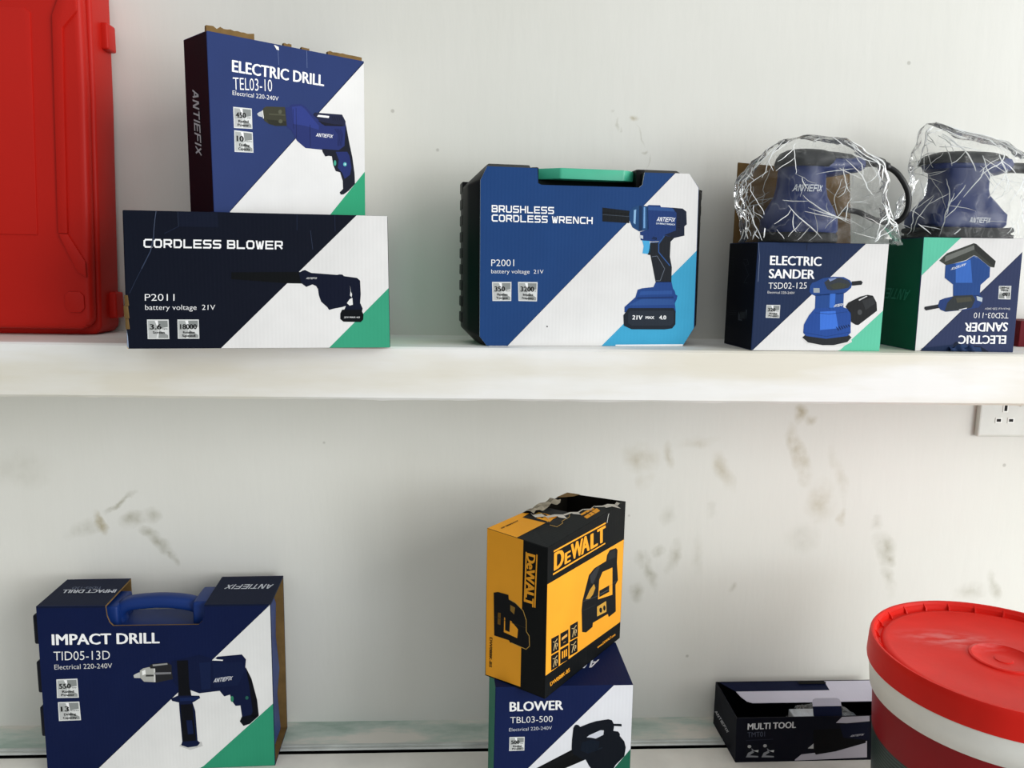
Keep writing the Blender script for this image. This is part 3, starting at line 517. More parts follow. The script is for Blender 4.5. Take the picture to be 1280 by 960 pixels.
   ('P','b8a070',3,[(.3385,.6691),(.3673,.656),(.3591,.6499),(.3303,.663)]),
   ('P','b8a070',3,[(.3222,.7196),(.3394,.6738),(.33,.669),(.3128,.7147)]),
   ('P','b8a070',3,[(.33,.67),(.3474,.72),(.3568,.7229),(.3393,.6728)]),
   ('P','d8c090',3,[(.3451,.6798),(.3652,.6874),(.3646,.6833),(.3445,.6758)]),
   ('P','d8c090',3,[(.3613,.6837),(.3575,.7048),(.3647,.7082),(.3685,.6871)]),
   ('P','101214',2,[(.0621,.7363),(.1509,.7457),(.1554,.849),(.066,.8384)]),
   ('P','b8a070',3,[(.0804,.766),(.1074,.7792),(.108,.7744),(.081,.7613)]),
   ('P','b8a070',3,[(.1116,.7798),(.1378,.7674),(.13,.7613),(.1039,.7738)]),
   ('P','b8a070',3,[(.0964,.8286),(.1124,.7844),(.1035,.7795),(.0876,.8236)]),
   ('P','b8a070',3,[(.1035,.7805),(.1188,.8283),(.1277,.8313),(.1124,.7834)]),
   ('P','d8c090',3,[(.1174,.7901),(.1355,.7973),(.1348,.7932),(.1167,.786)]),
   ('P','d8c090',3,[(.1318,.7935),(.1282,.8136),(.135,.8171),(.1386,.7969)]),
   ('P','101214',2,[(.1687,.7407),(.2692,.7517),(.2743,.8539),(.1732,.8429)]),
   ('P','eda22c',3,[(.1895,.7632),(.2035,.7648),(.2058,.8158),(.1918,.8143)]),
   ('P','eda22c',3,[(.2135,.7659),(.2276,.7674),(.23,.8185),(.2159,.8169)]),
   ('P','eda22c',3,[(.2377,.7685),(.2519,.7701),(.2544,.8211),(.2402,.8196)]),
   ('P','101214',2,[(.2823,.7368),(.3835,.7482),(.3889,.8478),(.2873,.8364)]),
   ('P','b8a070',3,[(.3036,.7664),(.3344,.7798),(.3344,.7746),(.3036,.7613)]),
   ('P','b8a070',3,[(.3384,.7804),(.3681,.7689),(.3601,.7626),(.3304,.774)]),
   ('P','b8a070',3,[(.3215,.8274),(.3394,.7847),(.33,.7796),(.3121,.8222)]),
   ('P','b8a070',3,[(.33,.7807),(.3476,.8273),(.357,.8303),(.3393,.7836)]),
   ('P','d8c090',3,[(.3456,.7905),(.3663,.7977),(.3651,.7934),(.3445,.7861)]),
   ('P','d8c090',3,[(.3621,.7938),(.3581,.8132),(.3653,.8167),(.3693,.7974)]),
   ('T','DW088K-B5','eda22c',6,'b',(.059,.9415),(.2951,.9461),(.0535,.9136)),
   ('T','www.DEWALT.com','eda22c',6,'b',(.6604,.9413),(.9232,.9503),(.6591,.9218)),
   ('P','cfcfc8',3,[(.7368,.0744),(.7465,.037),(.7414,.0351),(.7317,.0724)]),
   ('P','cfcfc8',3,[(.7465,.0371),(.7574,.0152),(.7523,.0131),(.7414,.035)]),
  ],
  'left': [
   ('P','eda22c',1,[(.002,.002),(.6101,.002),(.6028,.9835),(.0107,.9932)]),
   ('P','eda22c',2,[(.6514,.0717),(.6733,.0726),(.6598,.4007),(.6345,.4005)]),
   ('P','eda22c',2,[(.8226,.0655),(.8412,.0656),(.8236,.4167),(.8016,.4148)]),
   ('T','DeWALT','eda22c',6,'h',(.6766,.0747),(.6606,.4198),(.8105,.0722)),
   ('P','0f1013',2,[(.1283,.413),(.2025,.3987),(.3797,.3931),(.3873,.4229),(.4931,.4309),(.6215,.4638),(.6714,.5205),(.6748,.597),(.7231,.618),(.7356,.6842),(.68,.712),(.4181,.708),(.3983,.6967),(.1486,.7018)]),
   ('P','c8a050',3,[(.3946,.4235),(.4972,.432),(.5017,.428),(.3991,.4195)]),
   ('P','c8a050',3,[(.4961,.4319),(.6245,.4647),(.6311,.461),(.5027,.4282)]),
   ('P','c8a050',3,[(.6233,.4641),(.6764,.5204),(.6853,.5179),(.6323,.4616)]),
   ('P','c8a050',3,[(.6761,.5198),(.6794,.5937),(.6888,.5923),(.6855,.5185)]),
   ('P','c8a050',3,[(.6802,.5947),(.7286,.6182),(.7364,.615),(.6881,.5914)]),
   ('P','c8a050',3,[(.7278,.6174),(.7372,.684),(.7465,.6825),(.7372,.6158)]),
   ('P','c8a050',3,[(.7386,.6824),(.6831,.7127),(.6897,.7145),(.7451,.6842)]),
   ('P','c8a050',3,[(.6882,.7116),(.4424,.7051),(.4387,.7093),(.6846,.7157)]),
   ('P','eda22c',3,[(.3152,.5534),(.4346,.5618),(.548,.5992),(.5379,.6614),(.3127,.6537)]),
   ('P','0f1013',4,[(.331,.5446),(.418,.5474),(.4089,.6393),(.3347,.6374)]),
   ('P','6f4f18',3,[(.2077,.5366),(.2562,.5322),(.2528,.6145),(.2041,.6152)]),
   ('P','8a6a2c',3,[(.4142,.4551),(.4944,.4629),(.4805,.5099),(.4158,.4935)]),
   ('P','2d291e',3,[(.1423,.574),(.6722,.5735),(.6752,.5695),(.1454,.5699)]),
   ('T','DW088K-B5','0f1013',6,'b',(.074,.7235),(.0714,.9306),(.1198,.7219)),
  ],
  'top': [
   ('P','eda22c',1,[(.0038,.002),(.0479,.6231),(.3019,.6081),(.5317,.587),(.8534,.6263),(.998,.002)]),
   ('P','202222',2,[(.3234,.1176),(.601,.0483),(.5995,.5444),(.5546,.6092),(.4061,.666),(.3883,.6984),(.3154,.6877),(.3304,.5683)]),
   ('P','eda22c',3,[(.3671,.2913),(.4804,.2703),(.4673,.4846),(.3599,.5273)]),
   ('P','101214',4,[(.4049,.2906),(.4735,.2803),(.4629,.351),(.3889,.3585)]),
   ('P','a8802c',3,[(.4021,.1805),(.4839,.1731),(.4755,.2547),(.3932,.2743)]),
   ('P','d8b060',4,[(.3084,.5983),(.3077,.7163),(.3135,.7101),(.3142,.5916)]),
   ('P','d8b060',4,[(.3086,.7174),(.3875,.7067),(.3918,.6982),(.3126,.7091)]),
   ('P','d8b060',4,[(.3917,.7024),(.4183,.6529),(.4142,.6529),(.3877,.7024)]),
   ('P','d8b060',4,[(.4139,.6573),(.5158,.6481),(.5209,.6389),(.4185,.6485)]),
   ('P','d8b060',4,[(.5191,.6456),(.56,.5957),(.5586,.5913),(.5177,.6413)]),
   ('T','DW088K-B5','101214',6,'b',(.2483,.1369),(.0576,.1381),(.2402,.1673)),
   ('P','eda22c',4,[(.6028,.7109),(.7706,.7133),(.7533,.7703),(.5863,.7584)]),
   ('P','eda22c',4,[(.5724,.8116),(.773,.7789),(.7369,.8813),(.5524,.8888)]),
   ('P','101214',5,[(.6542,.7389),(.6172,.8728),(.6263,.8666),(.6637,.7319)]),
   ('P','101214',5,[(.6922,.756),(.6655,.8781),(.675,.871),(.7021,.7482)]),
  ],
 },
 'multi': {
  'front': [
   ('P','b4b0ba',1,[(.3493,.9637),(.3864,.8459),(.5865,.7712),(.7682,.5663),(.7764,.9432),(.3496,.9849)]),
   ('P','b4b0ba',1,[(.5773,.146),(.6108,.0135),(.7707,.002),(.7739,.122),(.6442,.1567)]),
   ('P','040407',2,[(.4473,.2956),(.6003,.2715),(.7537,.2532),(.7615,.6107),(.5868,.7923),(.4717,.8586),(.4563,.7671)]),
   ('P','080d25',3,[(.5987,.1829),(.7741,.1308),(.7834,.5525),(.6274,.4811)]),
   ('P','b4b4b4',3,[(.4214,.7103),(.4537,.6021),(.4556,.719)]),
   ('T','MULTI TOOL','cfcfd0',6,'b',(.0648,.2615),(.3446,.2379),(.0651,.1207)),
   ('T','TMT01','4f5463',6,'r',(.0663,.4299),(.1671,.4167),(.0653,.3205)),
   ('P','222635',2,[(.0595,.5109),(.2163,.4931),(.2159,.4783),(.0591,.4961)]),
   ('P','0b0d17',2,[(.0564,.6163),(.1307,.5982),(.1351,.8923),(.059,.9103)]),
   ('P','a8a8a8',3,[(.0904,.6428),(.0897,.6565),(.0875,.6679),(.0841,.6755),(.08,.6779),(.0759,.6748),(.0723,.6668),(.0699,.655),(.0689,.6412),(.0696,.6275),(.0719,.6161),(.0753,.6086),(.0794,.6062),(.0835,.6092),(.087,.6173),(.0895,.6291)]),
   ('P','8a8c90',3,[(.0611,.8864),(.0732,.7821),(.0998,.7393),(.1078,.7759),(.0815,.8429),(.1333,.862),(.1336,.8921)]),
   ('P','c8c8c8',3,[(.1036,.7396),(.1335,.7269),(.1309,.7777)]),
   ('P','7a7c80',3,[(.0915,.6788),(.1113,.7402),(.0961,.7539)]),
   ('P','0b0d17',2,[(.1468,.6057),(.2211,.5875),(.2261,.8817),(.1499,.8998)]),
   ('P','a8a8a8',3,[(.1809,.6322),(.1802,.6459),(.178,.6573),(.1746,.6648),(.1705,.6672),(.1664,.6642),(.1628,.6561),(.1603,.6443),(.1594,.6305),(.1601,.6169),(.1623,.6054),(.1657,.5979),(.1698,.5955),(.1739,.5986),(.1775,.6066),(.1799,.6184)]),
   ('P','8a8c90',3,[(.1521,.8936),(.1641,.7893),(.1906,.7463),(.1987,.783),(.1725,.8501),(.2244,.8692),(.2247,.8994)]),
   ('P','c8c8c8',3,[(.1945,.7466),(.2244,.734),(.2219,.7848)]),
   ('P','7a7c80',3,[(.1823,.6858),(.2022,.7472),(.1869,.7611)]),
   ('T','ANTIEFIX','b8b8c0',6,'L',(.6657,.4691),(.7446,.4393),(.6695,.4247)),
  ],
  'left': [
   ('T','ANTIEFIX','c8c8cc',6,'L',(.0493,.6816),(.6575,.662),(.1054,.5786)),
  ],
 },
}
STAINS = [(-0.504, 1.152, 0.0253, 0.0037, -32.0, 0.5, 0), (-0.536, 1.12, 0.0083, 0.0158, -20.0, 0.75, 1), (-0.559, 1.111, 0.023, 0.0117, -20.0, 0.3, 0), (-0.486, 1.128, 0.0196, 0.0098, -10.0, 0.4, 0), (-0.46, 1.133, 0.0129, 0.0105, 0.0, 0.35, 0), (-0.463, 1.109, 0.0163, 0.0081, 20.0, 0.5, 0), (-0.447, 1.09, 0.0305, 0.0098, 50.0, 0.55, 0), (-0.43, 1.067, 0.0122, 0.0049, 60.0, 0.45, 0), (-0.64, 1.202, 0.0465, 0.0254, 0.0, 0.15, 0), (0.254, 1.221, 0.0245, 0.0226, 0.0, 0.35, 1), (0.295, 1.228, 0.0084, 0.0208, 0.0, 0.35, 1), (0.258, 1.186, 0.0148, 0.0119, 0.0, 0.2, 1), (0.38, 1.201, 0.0132, 0.0314, -20.0, 0.4, 1), (0.338, 1.248, 0.0298, 0.0089, -10.0, 0.18, 1), (0.492, 1.291, 0.0093, 0.0155, 0.0, 0.5, 1), (0.506, 1.281, 0.0078, 0.0083, 0.0, 0.35, 1), (0.487, 1.237, 0.0124, 0.0373, -14.0, 0.5, 1), (0.501, 1.204, 0.0115, 0.0262, -10.0, 0.35, 1), (0.533, 1.156, 0.0224, 0.0331, -15.0, 0.3, 1), (0.568, 1.131, 0.0065, 0.0141, 0.0, 0.35, 1), (0.555, 1.197, 0.0075, 0.0427, -18.0, 0.18, 1), (0.638, 1.079, 0.0158, 0.027, -20.0, 0.4, 0), (0.647, 1.063, 0.0102, 0.0125, -30.0, 0.4, 0), (0.624, 1.123, 0.0111, 0.0111, 0.0, 0.25, 0), (0.648, 1.027, 0.0091, 0.0286, -25.0, 0.35, 0), (0.276, 1.044, 0.0093, 0.0283, -15.0, 0.35, 0), (0.258, 1.064, 0.0102, 0.0123, 0.0, 0.3, 0), (0.255, 1.012, 0.0114, 0.0124, 0.0, 0.4, 0), (0.287, 1.077, 0.0092, 0.0092, 0.0, 0.35, 0), (0.31, 1.069, 0.0087, 0.0257, 8.0, 0.3, 0), (0.345, 1.069, 0.0104, 0.0363, 0.0, 0.15, 0), (0.509, 1.1, 0.0269, 0.0215, 0.0, 0.15, 0), (0.783, 1.01, 0.0241, 0.0132, 0.0, 0.25, 0), (0.818, 1.018, 0.0085, 0.0244, -15.0, 0.45, 0), (0.406, 1.02, 0.0064, 0.0064, 0.0, 0.3, 0), (0.297, 1.133, 0.0131, 0.0172, 0.0, 0.18, 0), (0.366, 1.141, 0.0072, 0.0153, 0.0, 0.2, 0), (0.226, 1.703, 0.0067, 0.0045, 0.0, 0.55, 1), (0.2, 1.696, 0.0021, 0.0059, 10.0, 0.25, 0), (0.203, 1.69, 0.0015, 0.003, 20.0, 0.35, 0), (0.233, 1.682, 0.0018, 0.0118, -18.0, 0.3, 0), (0.238, 1.662, 0.0033, 0.0027, 0.0, 0.35, 0), (0.193, 1.715, 0.003, 0.0037, 0.0, 0.2, 0), (0.246, 1.648, 0.0015, 0.0089, 0.0, 0.2, 0)]

SHELF_Z = 1.40033
LEDGE_Z = 0.80547
WALL_Y = 1.1246
SHELF_Y = 0.96
FACES = {'front': ('FLT', 'FRT', 'FRB', 'FLB'), 'left': ('BLT', 'FLT', 'FLB', 'BLB'), 'top': ('BLT', 'BRT', 'FRT', 'FLT'),
         'right': ('FRT', 'BRT', 'BRB', 'FRB'), 'back': ('BRT', 'BLT', 'BLB', 'BRB'), 'bottom': ('FLB', 'FRB', 'BRB', 'BLB')}
LAYER = 0.00007

# ------------------------------------------------------------------ materials
def lin(c):
    c /= 255.0
    return c / 12.92 if c <= 0.04045 else ((c + 0.055) / 1.055) ** 2.4
def rgb(h):
    return tuple(lin(int(h[i:i + 2], 16)) for i in (0, 2, 4)) + (1.0,)

MATS = {}
def new_mat(name):
    m = bpy.data.materials.new(name); m.use_nodes = True
    nt = m.node_tree
    return m, nt, nt.nodes['Principled BSDF']
def plain(name, h, rough=0.5, spec=0.5, metal=0.0, bump=0.0, bscale=60.0, vary=0.06, vscale=25.0, coat=0.0):
    if name in MATS: return MATS[name]
    m, nt, b = new_mat(name)
    c = rgb(h)
    tc = nt.nodes.new('ShaderNodeTexCoord')
    nz = nt.nodes.new('ShaderNodeTexNoise'); nz.inputs['Scale'].default_value = vscale; nz.inputs['Detail'].default_value = 4
    nt.links.new(tc.outputs['Object'], nz.inputs['Vector'])
    rp = nt.nodes.new('ShaderNodeValToRGB')
    rp.color_ramp.elements[0].position = 0.3; rp.color_ramp.elements[1].position = 0.7
    rp.color_ramp.elements[0].color = tuple(v * (1 - vary) for v in c[:3]) + (1,)
    rp.color_ramp.elements[1].color = tuple(min(1, v * (1 + vary)) for v in c[:3]) + (1,)
    nt.links.new(nz.outputs['Fac'], rp.inputs['Fac'])
    nt.links.new(rp.outputs['Color'], b.inputs['Base Color'])
    b.inputs['Roughness'].default_value = rough
    b.inputs['Specular IOR Level'].default_value = spec
    b.inputs['Metallic'].default_value = metal
    b.inputs['Coat Weight'].default_value = coat
    if bump:
        n2 = nt.nodes.new('ShaderNodeTexNoise'); n2.inputs['Scale'].default_value = bscale; n2.inputs['Detail'].default_value = 5
        nt.links.new(tc.outputs['Object'], n2.inputs['Vector'])
        bp = nt.nodes.new('ShaderNodeBump'); bp.inputs['Strength'].default_value = bump; bp.inputs['Distance'].default_value = 0.002
        nt.links.new(n2.outputs['Fac'], bp.inputs['Height'])
        nt.links.new(bp.outputs['Normal'], b.inputs['Normal'])
    MATS[name] = m
    return m
def ink(h):
    """printed corrugated card in one ink colour: faint flutes, faint mottling"""
    key = 'printed_card_' + h
    if key in MATS: return MATS[key]
    m = plain(key, h, rough=0.6, spec=0.12, vary=0.05, vscale=14)
    nt = m.node_tree; b = nt.nodes['Principled BSDF']
    tc = nt.nodes.new('ShaderNodeTexCoord')
    wv = nt.nodes.new('ShaderNodeTexWave'); wv.bands_direction = 'X'
    wv.inputs['Scale'].default_value = 70; wv.inputs['Distortion'].default_value = 0.6; wv.inputs['Detail Scale'].default_value = 2
    nt.links.new(tc.outputs['Object'], wv.inputs['Vector'])
    bp = nt.nodes.new('ShaderNodeBump'); bp.inputs['Strength'].default_value = 0.03; bp.inputs['Distance'].default_value = 0.0015
    nt.links.new(wv.outputs['Fac'], bp.inputs['Height'])
    nt.links.new(bp.outputs['Normal'], b.inputs['Normal'])
    return m
KRAFT = plain('kraft_card', '765d38', rough=0.9, spec=0.15, bump=0.3, bscale=150, vary=0.15, vscale=60)
KRAFT_DARK = plain('kraft_card_inside', '6d5535', rough=0.9, spec=0.1, bump=0.3, bscale=150, vary=0.12, vscale=40)
def M(x):
    return ink(x) if isinstance(x, str) else x

# ------------------------------------------------------------------ mesh builder
class MB:
    def __init__(self):
        self.bm = bmesh.new(); self.mats = []
    def mi(self, m):
        m = M(m)
        if m not in self.mats: self.mats.append(m)
        return self.mats.index(m)
    def poly(self, pts, m, smooth=False):
        out = []
        for p in pts:
            p = Vector(p)
            if not out or (p - out[-1]).length > 1e-6: out.append(p)
        if len(out) > 1 and (out[0] - out[-1]).length < 1e-6: out.pop()
        if len(out) < 3: return None
        try:
            f = self.bm.faces.new([self.bm.verts.new(p) for p in out])
        except ValueError:
            return None
        f.material_index = self.mi(m); f.smooth = smooth
        return f
    def grid(self, rows, m, closed=True, cap0=True, cap1=True, smooth=True):
        """skin between rings of points"""
        vs = [[self.bm.verts.new(p) for p in r] for r in rows]
        k = self.mi(m); n = len(rows[0])
        for a, b in zip(vs, vs[1:]):
            for i in range(n if closed else n - 1):
                j = (i + 1) % n
                f = self.bm.faces.new((a[i], a[j], b[j], b[i])); f.material_index = k; f.smooth = smooth
        if closed and cap0:
            f = self.bm.faces.new(list(reversed(vs[0]))); f.material_index = k
        if closed and cap1:
            f = self.bm.faces.new(vs[-1]); f.material_index = k
    def box(self, lo, hi, m, bev=0.0, seg=2):
        lo, hi = Vector(lo), Vector(hi)
        c = [Vector((x, y, z)) for z in (lo.z, hi.z) for y in (lo.y, hi.y) for x in (lo.x, hi.x)]
        self.hexa(c, m, bev, seg)
    def hexa(self, c, m, bev=0.0, seg=2):
        """c: FLB FRB BLB BRB FLT FRT BLT BRT; m one material or dict by face"""
        b2 = bmesh.new()
        v = [b2.verts.new(p) for p in c]
        idx = {'bottom': (0, 2, 3, 1), 'top': (4, 5, 7, 6), 'front': (0, 1, 5, 4), 'back': (2, 6, 7, 3), 'left': (0, 4, 6, 2), 'right': (1, 3, 7, 5)}
        for k, ii in idx.items():
            f = b2.faces.new([v[i] for i in ii])
            f.material_index = self.mi(m[k] if isinstance(m, dict) else m)
        if bev: bmesh.ops.bevel(b2, geom=list(b2.edges), offset=bev, segments=seg, profile=0.6, affect='EDGES', material=self.mi(m['front'] if isinstance(m, dict) else m))
        self.absorb(b2)
    def absorb(self, b2):
        mp = {v: self.bm.verts.new(v.co) for v in b2.verts}
        for f in b2.faces:
            try:
                g = self.bm.faces.new([mp[v] for v in f.verts])
                g.material_index = f.material_index; g.smooth = f.smooth
            except ValueError: pass
        b2.free()
    def prism(self, outline, y0, y1, m, axis='y', bev=0.0, seg=2, m_side=None):
        """outline in the plane across the axis, extruded along it"""
        def P(p, t):
            if axis == 'y': return (p[0], t, p[1])
            if axis == 'z': return (p[0], p[1], t)
            return (t, p[0], p[1])
        b2 = bmesh.new()
        a = [b2.verts.new(P(p, y0)) for p in outline]; b = [b2.verts.new(P(p, y1)) for p in outline]
        f = b2.faces.new(a); f.material_index = self.mi(m)
        f = b2.faces.new(list(reversed(b))); f.material_index = self.mi(m)
        n = len(outline)
        for i in range(n):
            j = (i + 1) % n
            f = b2.faces.new((a[j], a[i], b[i], b[j])); f.material_index = self.mi(m_side or m)
        bmesh.ops.recalc_face_normals(b2, faces=list(b2.faces))
        if bev:
            bmesh.ops.bevel(b2, geom=[e for e in b2.edges if e.calc_face_angle(0) > 0.5], offset=bev, segments=seg, profile=0.6, affect='EDGES')
        self.absorb(b2)
    def tube(self, pts, r, m, n=12, cap=True):
        pts = [Vector(p) for p in pts]
        rs = r if isinstance(r, (list, tuple)) else [r] * len(pts)
        rows = []; up = None
        for i, p in enumerate(pts):
            d = (pts[min(i + 1, len(pts) - 1)] - pts[max(i - 1, 0)]).normalized()
            if up is None:
                up = d.orthogonal().normalized()
            up = (up - d * up.dot(d)).normalized(); s = d.cross(up)
            rows.append([p + (up * math.cos(a) + s * math.sin(a)) * rs[i] for a in (k * 2 * math.pi / n for k in range(n))])
        self.grid(rows, m, cap0=cap, cap1=cap)
    def lathe(self, prof, m, n=96, c=(0, 0), cap0=False, cap1=False):
        rows = [[(c[0] + r * math.cos(k * 2 * math.pi / n), c[1] + r * math.sin(k * 2 * math.pi / n), z) for k in range(n)] for r, z in prof]
        self.grid(rows, m, cap0=cap0, cap1=cap1)
    def build(self, name, parent=None, auto_smooth=None, under=None):
        if under: parent = next(c for c in parent.children if c.name.split('.')[0] == under)
        me = bpy.data.meshes.new(name)
        self.bm.normal_update()
        self.bm.to_mesh(me); self.bm.free()
        for m in self.mats: me.materials.append(m)
        o = bpy.data.objects.new(name, me); COL.objects.link(o)
        if parent: o.parent = parent
        if auto_smooth is not None:
            me.shade_smooth()
            me.set_sharp_from_angle(angle=math.radians(auto_smooth))
        return o
def spline(pts, n=8):
    """Catmull-Rom through points"""
    P = [Vector(p) for p in pts]; out = []
    for i in range(len(P) - 1):
        p0, p1, p2, p3 = P[max(i - 1, 0)], P[i], P[i + 1], P[min(i + 2, len(P) - 1)]
        for k in range(n):
            t = k / n
            out.append(0.5 * ((2 * p1) + (p2 - p0) * t + (2 * p0 - 5 * p1 + 4 * p2 - p3) * t * t + (3 * p1 - p0 - 3 * p2 + p3) * t ** 3))
    out.append(P[-1]); return out
def superring(cx, cy, z, rx, ry, e=2.0, n=48):
    out = []
    for k in range(n):
        a = k * 2 * math.pi / n; c, s = math.cos(a), math.sin(a)
        out.append((cx + rx * math.copysign(abs(c) ** (2 / e), c), cy + ry * math.copysign(abs(s) ** (2 / e), s), z))
    return out
def thing(name, label, cat, loc=(0, 0, 0), rot=0.0, group=None):
    o = bpy.data.objects.new(name, None); COL.objects.link(o)
    o.empty_display_size = 0.05
    o.location = loc; o.rotation_euler = (0, 0, rot)
    o['label'] = label; o['category'] = cat
    if group: o['group'] = group
    return o
def structure(o):
    o['kind'] = 'structure'; return o

# ------------------------------------------------------------------ lettering
GLYPH = {
 'A': [[(0, 0), (.42, 1), (.58, 1), (1, 0)], [(.2, .32), (.8, .32)]], 'N': [[(0, 0), (0, 1), (.15, 1), (.85, 0), (1, 0), (1, 1)]], 'T': [[(0, 1), (1, 1)], [(.5, 1), (.5, 0)]],
 'I': [[(0, 0), (0, 1)]], 'E': [[(1, 1), (0, 1), (0, 0), (1, 0)], [(0, .5), (.9, .5)]], 'F': [[(1, 1), (0, 1), (0, 0)], [(0, .48), (.9, .48)]],
 'X': [[(0, 0), (1, 1)], [(0, 1), (1, 0)]], 'B': [[(0, 0), (0, 1), (.85, 1), (.97, .88), (.97, .62), (.85, .5), (0, .5)], [(.85, .5), (1, .38), (1, .12), (.87, 0), (0, 0)]],
 'R': [[(0, 0), (0, 1), (.85, 1), (1, .88), (1, .56), (.85, .44), (.2, .44)], [(.55, .44), (1, 0)]], 'U': [[(0, 1), (0, .14), (.14, 0), (.86, 0), (1, .14), (1, 1)]],
 'S': [[(1, 1), (.13, 1), (0, .88), (0, .62), (.13, .5), (.87, .5), (1, .38), (1, .12), (.87, 0), (0, 0)]], 'H': [[(0, 0), (0, 1)], [(1, 0), (1, 1)], [(0, .5), (1, .5)]],
 'L': [[(0, 1), (0, 0), (1, 0)]], 'C': [[(1, 1), (.2, 1), (0, .8), (0, .2), (.2, 0), (1, 0)]], 'O': [[(.2, 1), (.8, 1), (1, .8), (1, .2), (.8, 0), (.2, 0), (0, .2), (0, .8), (.2, 1)]],
 'D': [[(0, 0), (0, 1), (.78, 1), (1, .78), (1, .22), (.78, 0), (0, 0)]], 'W': [[(0, 1), (.2, 0), (.32, 0), (.5, .85), (.68, 0), (.8, 0), (1, 1)]],
}
def stroke_text(txt, italic):
    t = 0.165 if italic else 0.185
    wl = 0.78 if italic else 0.92
    gap = 0.15 if italic else 0.16
    V = []; FA = []; x = 0.0
    for ch in txt:
        if ch == ' ': x += 0.5; continue
        w = 0.0 if ch == 'I' else wl - t
        for pl in GLYPH[ch]:
            pts = [(x + t / 2 + p[0] * w, t / 2 + p[1] * (1 - t)) for p in pl]
            for a, b in zip(pts, pts[1:]):
                dx, dy = b[0] - a[0], b[1] - a[1]; l = math.hypot(dx, dy) or 1
                dx, dy = dx / l * t / 2, dy / l * t / 2
                diag = min(abs(dx), abs(dy)) > 0.02
                e = 0.35 if diag else 1.0
                q = [(a[0] - dx * e - dy, a[1] - dy * e + dx), (a[0] - dx * e + dy, a[1] - dy * e - dx), (b[0] + dx * e + dy, b[1] + dy * e - dx), (b[0] + dx * e - dy, b[1] + dy * e + dx)]
                q = [(px, min(1, max(0, py)), len(FA) % 5) for px, py in q]
                i = len(V); V += q; FA.append((i, i + 1, i + 2, i + 3))
        x += w + t + gap
    if italic: V = [(px + 0.28 * py, py, k) for px, py, k in V]
    x0, x1 = min(v[0] for v in V), max(v[0] for v in V)
    return [((vx - x0) / (x1 - x0), vy, k) for vx, vy, k in V], FA
STYLES = {'r': -0.006, 'b': 0.0, 'h': 0.0}
SPREAD = {'r': ((0, 0),), 'b': ((-.032, 0), (-.012, .012), (.012, -.012), (.032, 0)), 'h': ((-.055, 0), (-.033, .015), (-.011, -.015), (.011, .015), (.033, -.015), (.055, 0))}
TEXT = {}
def prepare_text(pairs):
    made = []
    need = set(pairs) | {('H', s) for s in STYLES}
    for txt, st in sorted(need):
        if st in ('S', 'L'):
            TEXT[(txt, st)] = stroke_text(txt, st == 'L'); continue
        cu = bpy.data.curves.new('lettering', 'FONT'); cu.body = txt; cu.offset = STYLES[st]; cu.size = 1.0; cu.resolution_u = 3
        o = bpy.data.objects.new('lettering', cu); COL.objects.link(o); made.append((txt, st, o))
    bpy.context.view_layer.update()
    dg = bpy.context.evaluated_depsgraph_get()
    raw = {}
    for txt, st, o in made:
        ev = o.evaluated_get(dg); me = ev.to_mesh()
        nv = len(me.vertices)
        raw[(txt, st)] = ([(v.co[0] + dx, v.co[1] + dy, k) for k, (dx, dy) in enumerate(SPREAD[st]) for v in me.vertices], [tuple(i + k * nv for i in p.vertices) for k in range(len(SPREAD[st])) for p in me.polygons])
        ev.to_mesh_clear()
    for txt, st, o in made:
        cu = o.data; bpy.data.objects.remove(o); bpy.data.curves.remove(cu)
    for (txt, st), (V, FA) in raw.items():
        hy = [v[1] for v in raw[('H', st)][0]]; y0, y1 = min(hy), max(hy)
        xs = [v[0] for v in V]; x0, x1 = min(xs), max(xs)
        TEXT[(txt, st)] = ([((vx - x0) / (x1 - x0), (vy - y0) / (y1 - y0), k) for vx, vy, k in V], FA)
prepare_text([(it[1], it[4]) for b in PRINTS.values() for f in b.values() for it in f if it[0] == 'T'] + [('ANTIEFIX', 'L'), ('8', 'b')])

# ------------------------------------------------------------------ cartons and their print
def face_fn(c, face):
    tl, tr, br, bl = (Vector(c[k]) for k in FACES[face])
    nrm = (bl - tl).cross(tr - tl).normalized()
    def pt(u, v, off=0.0):
        return (tl * (1 - u) + tr * u) * (1 - v) + (bl * (1 - u) + br * u) * v + nrm * off
    return pt, nrm
def put_text(mb, pt, txt, st, m, bl, br, tl, off):
    V, FA = TEXT[(txt, st)]
    ax, ay = br[0] - bl[0], br[1] - bl[1]; bx, by = tl[0] - bl[0], tl[1] - bl[1]
    k = mb.mi(m)
    vs = [mb.bm.verts.new(pt(bl[0] + ax * x + bx * y, bl[1] + ay * x + by * y, off + k_ * 8e-6)) for x, y, k_ in V]
    for f in FA:
        try:
            g = mb.bm.faces.new([vs[i] for i in f]); g.material_index = k
        except ValueError: pass
def put_print(mb, c, face, items, base=0.0):
    pt, nrm = face_fn(c, face)
    for it in items:
        if it[0] == 'P':
            f = mb.poly([pt(u, v, base + LAYER * it[2]) for u, v in it[3]], it[1])
            if f:
                f.normal_update()
                if f.normal.dot(nrm) < 0: f.normal_flip()
        else:
            _, txt, col, L, st, bl, br, tl = it
            put_text(mb, pt, txt, st, col, bl, br, tl, base + LAYER * L)
ORDER = ('FLB', 'FRB', 'BLB', 'BRB', 'FLT', 'FRT', 'BLT', 'BRT')
def carton(key, cols, parent, skip=(), bev=0.0009):
    c = CARTONS[key]['c']; mb = MB()
    mb.hexa([Vector(c[k]) for k in ORDER], cols, bev)
    for face, items in PRINTS.get(key, {}).items(): put_print(mb, c, face, items)
    return mb.build('carton', parent)
def root_for(key, name, label, cat, group=None):
    d = CARTONS[key]
    return thing(name, label, cat, d['loc'], d['rot'], group)
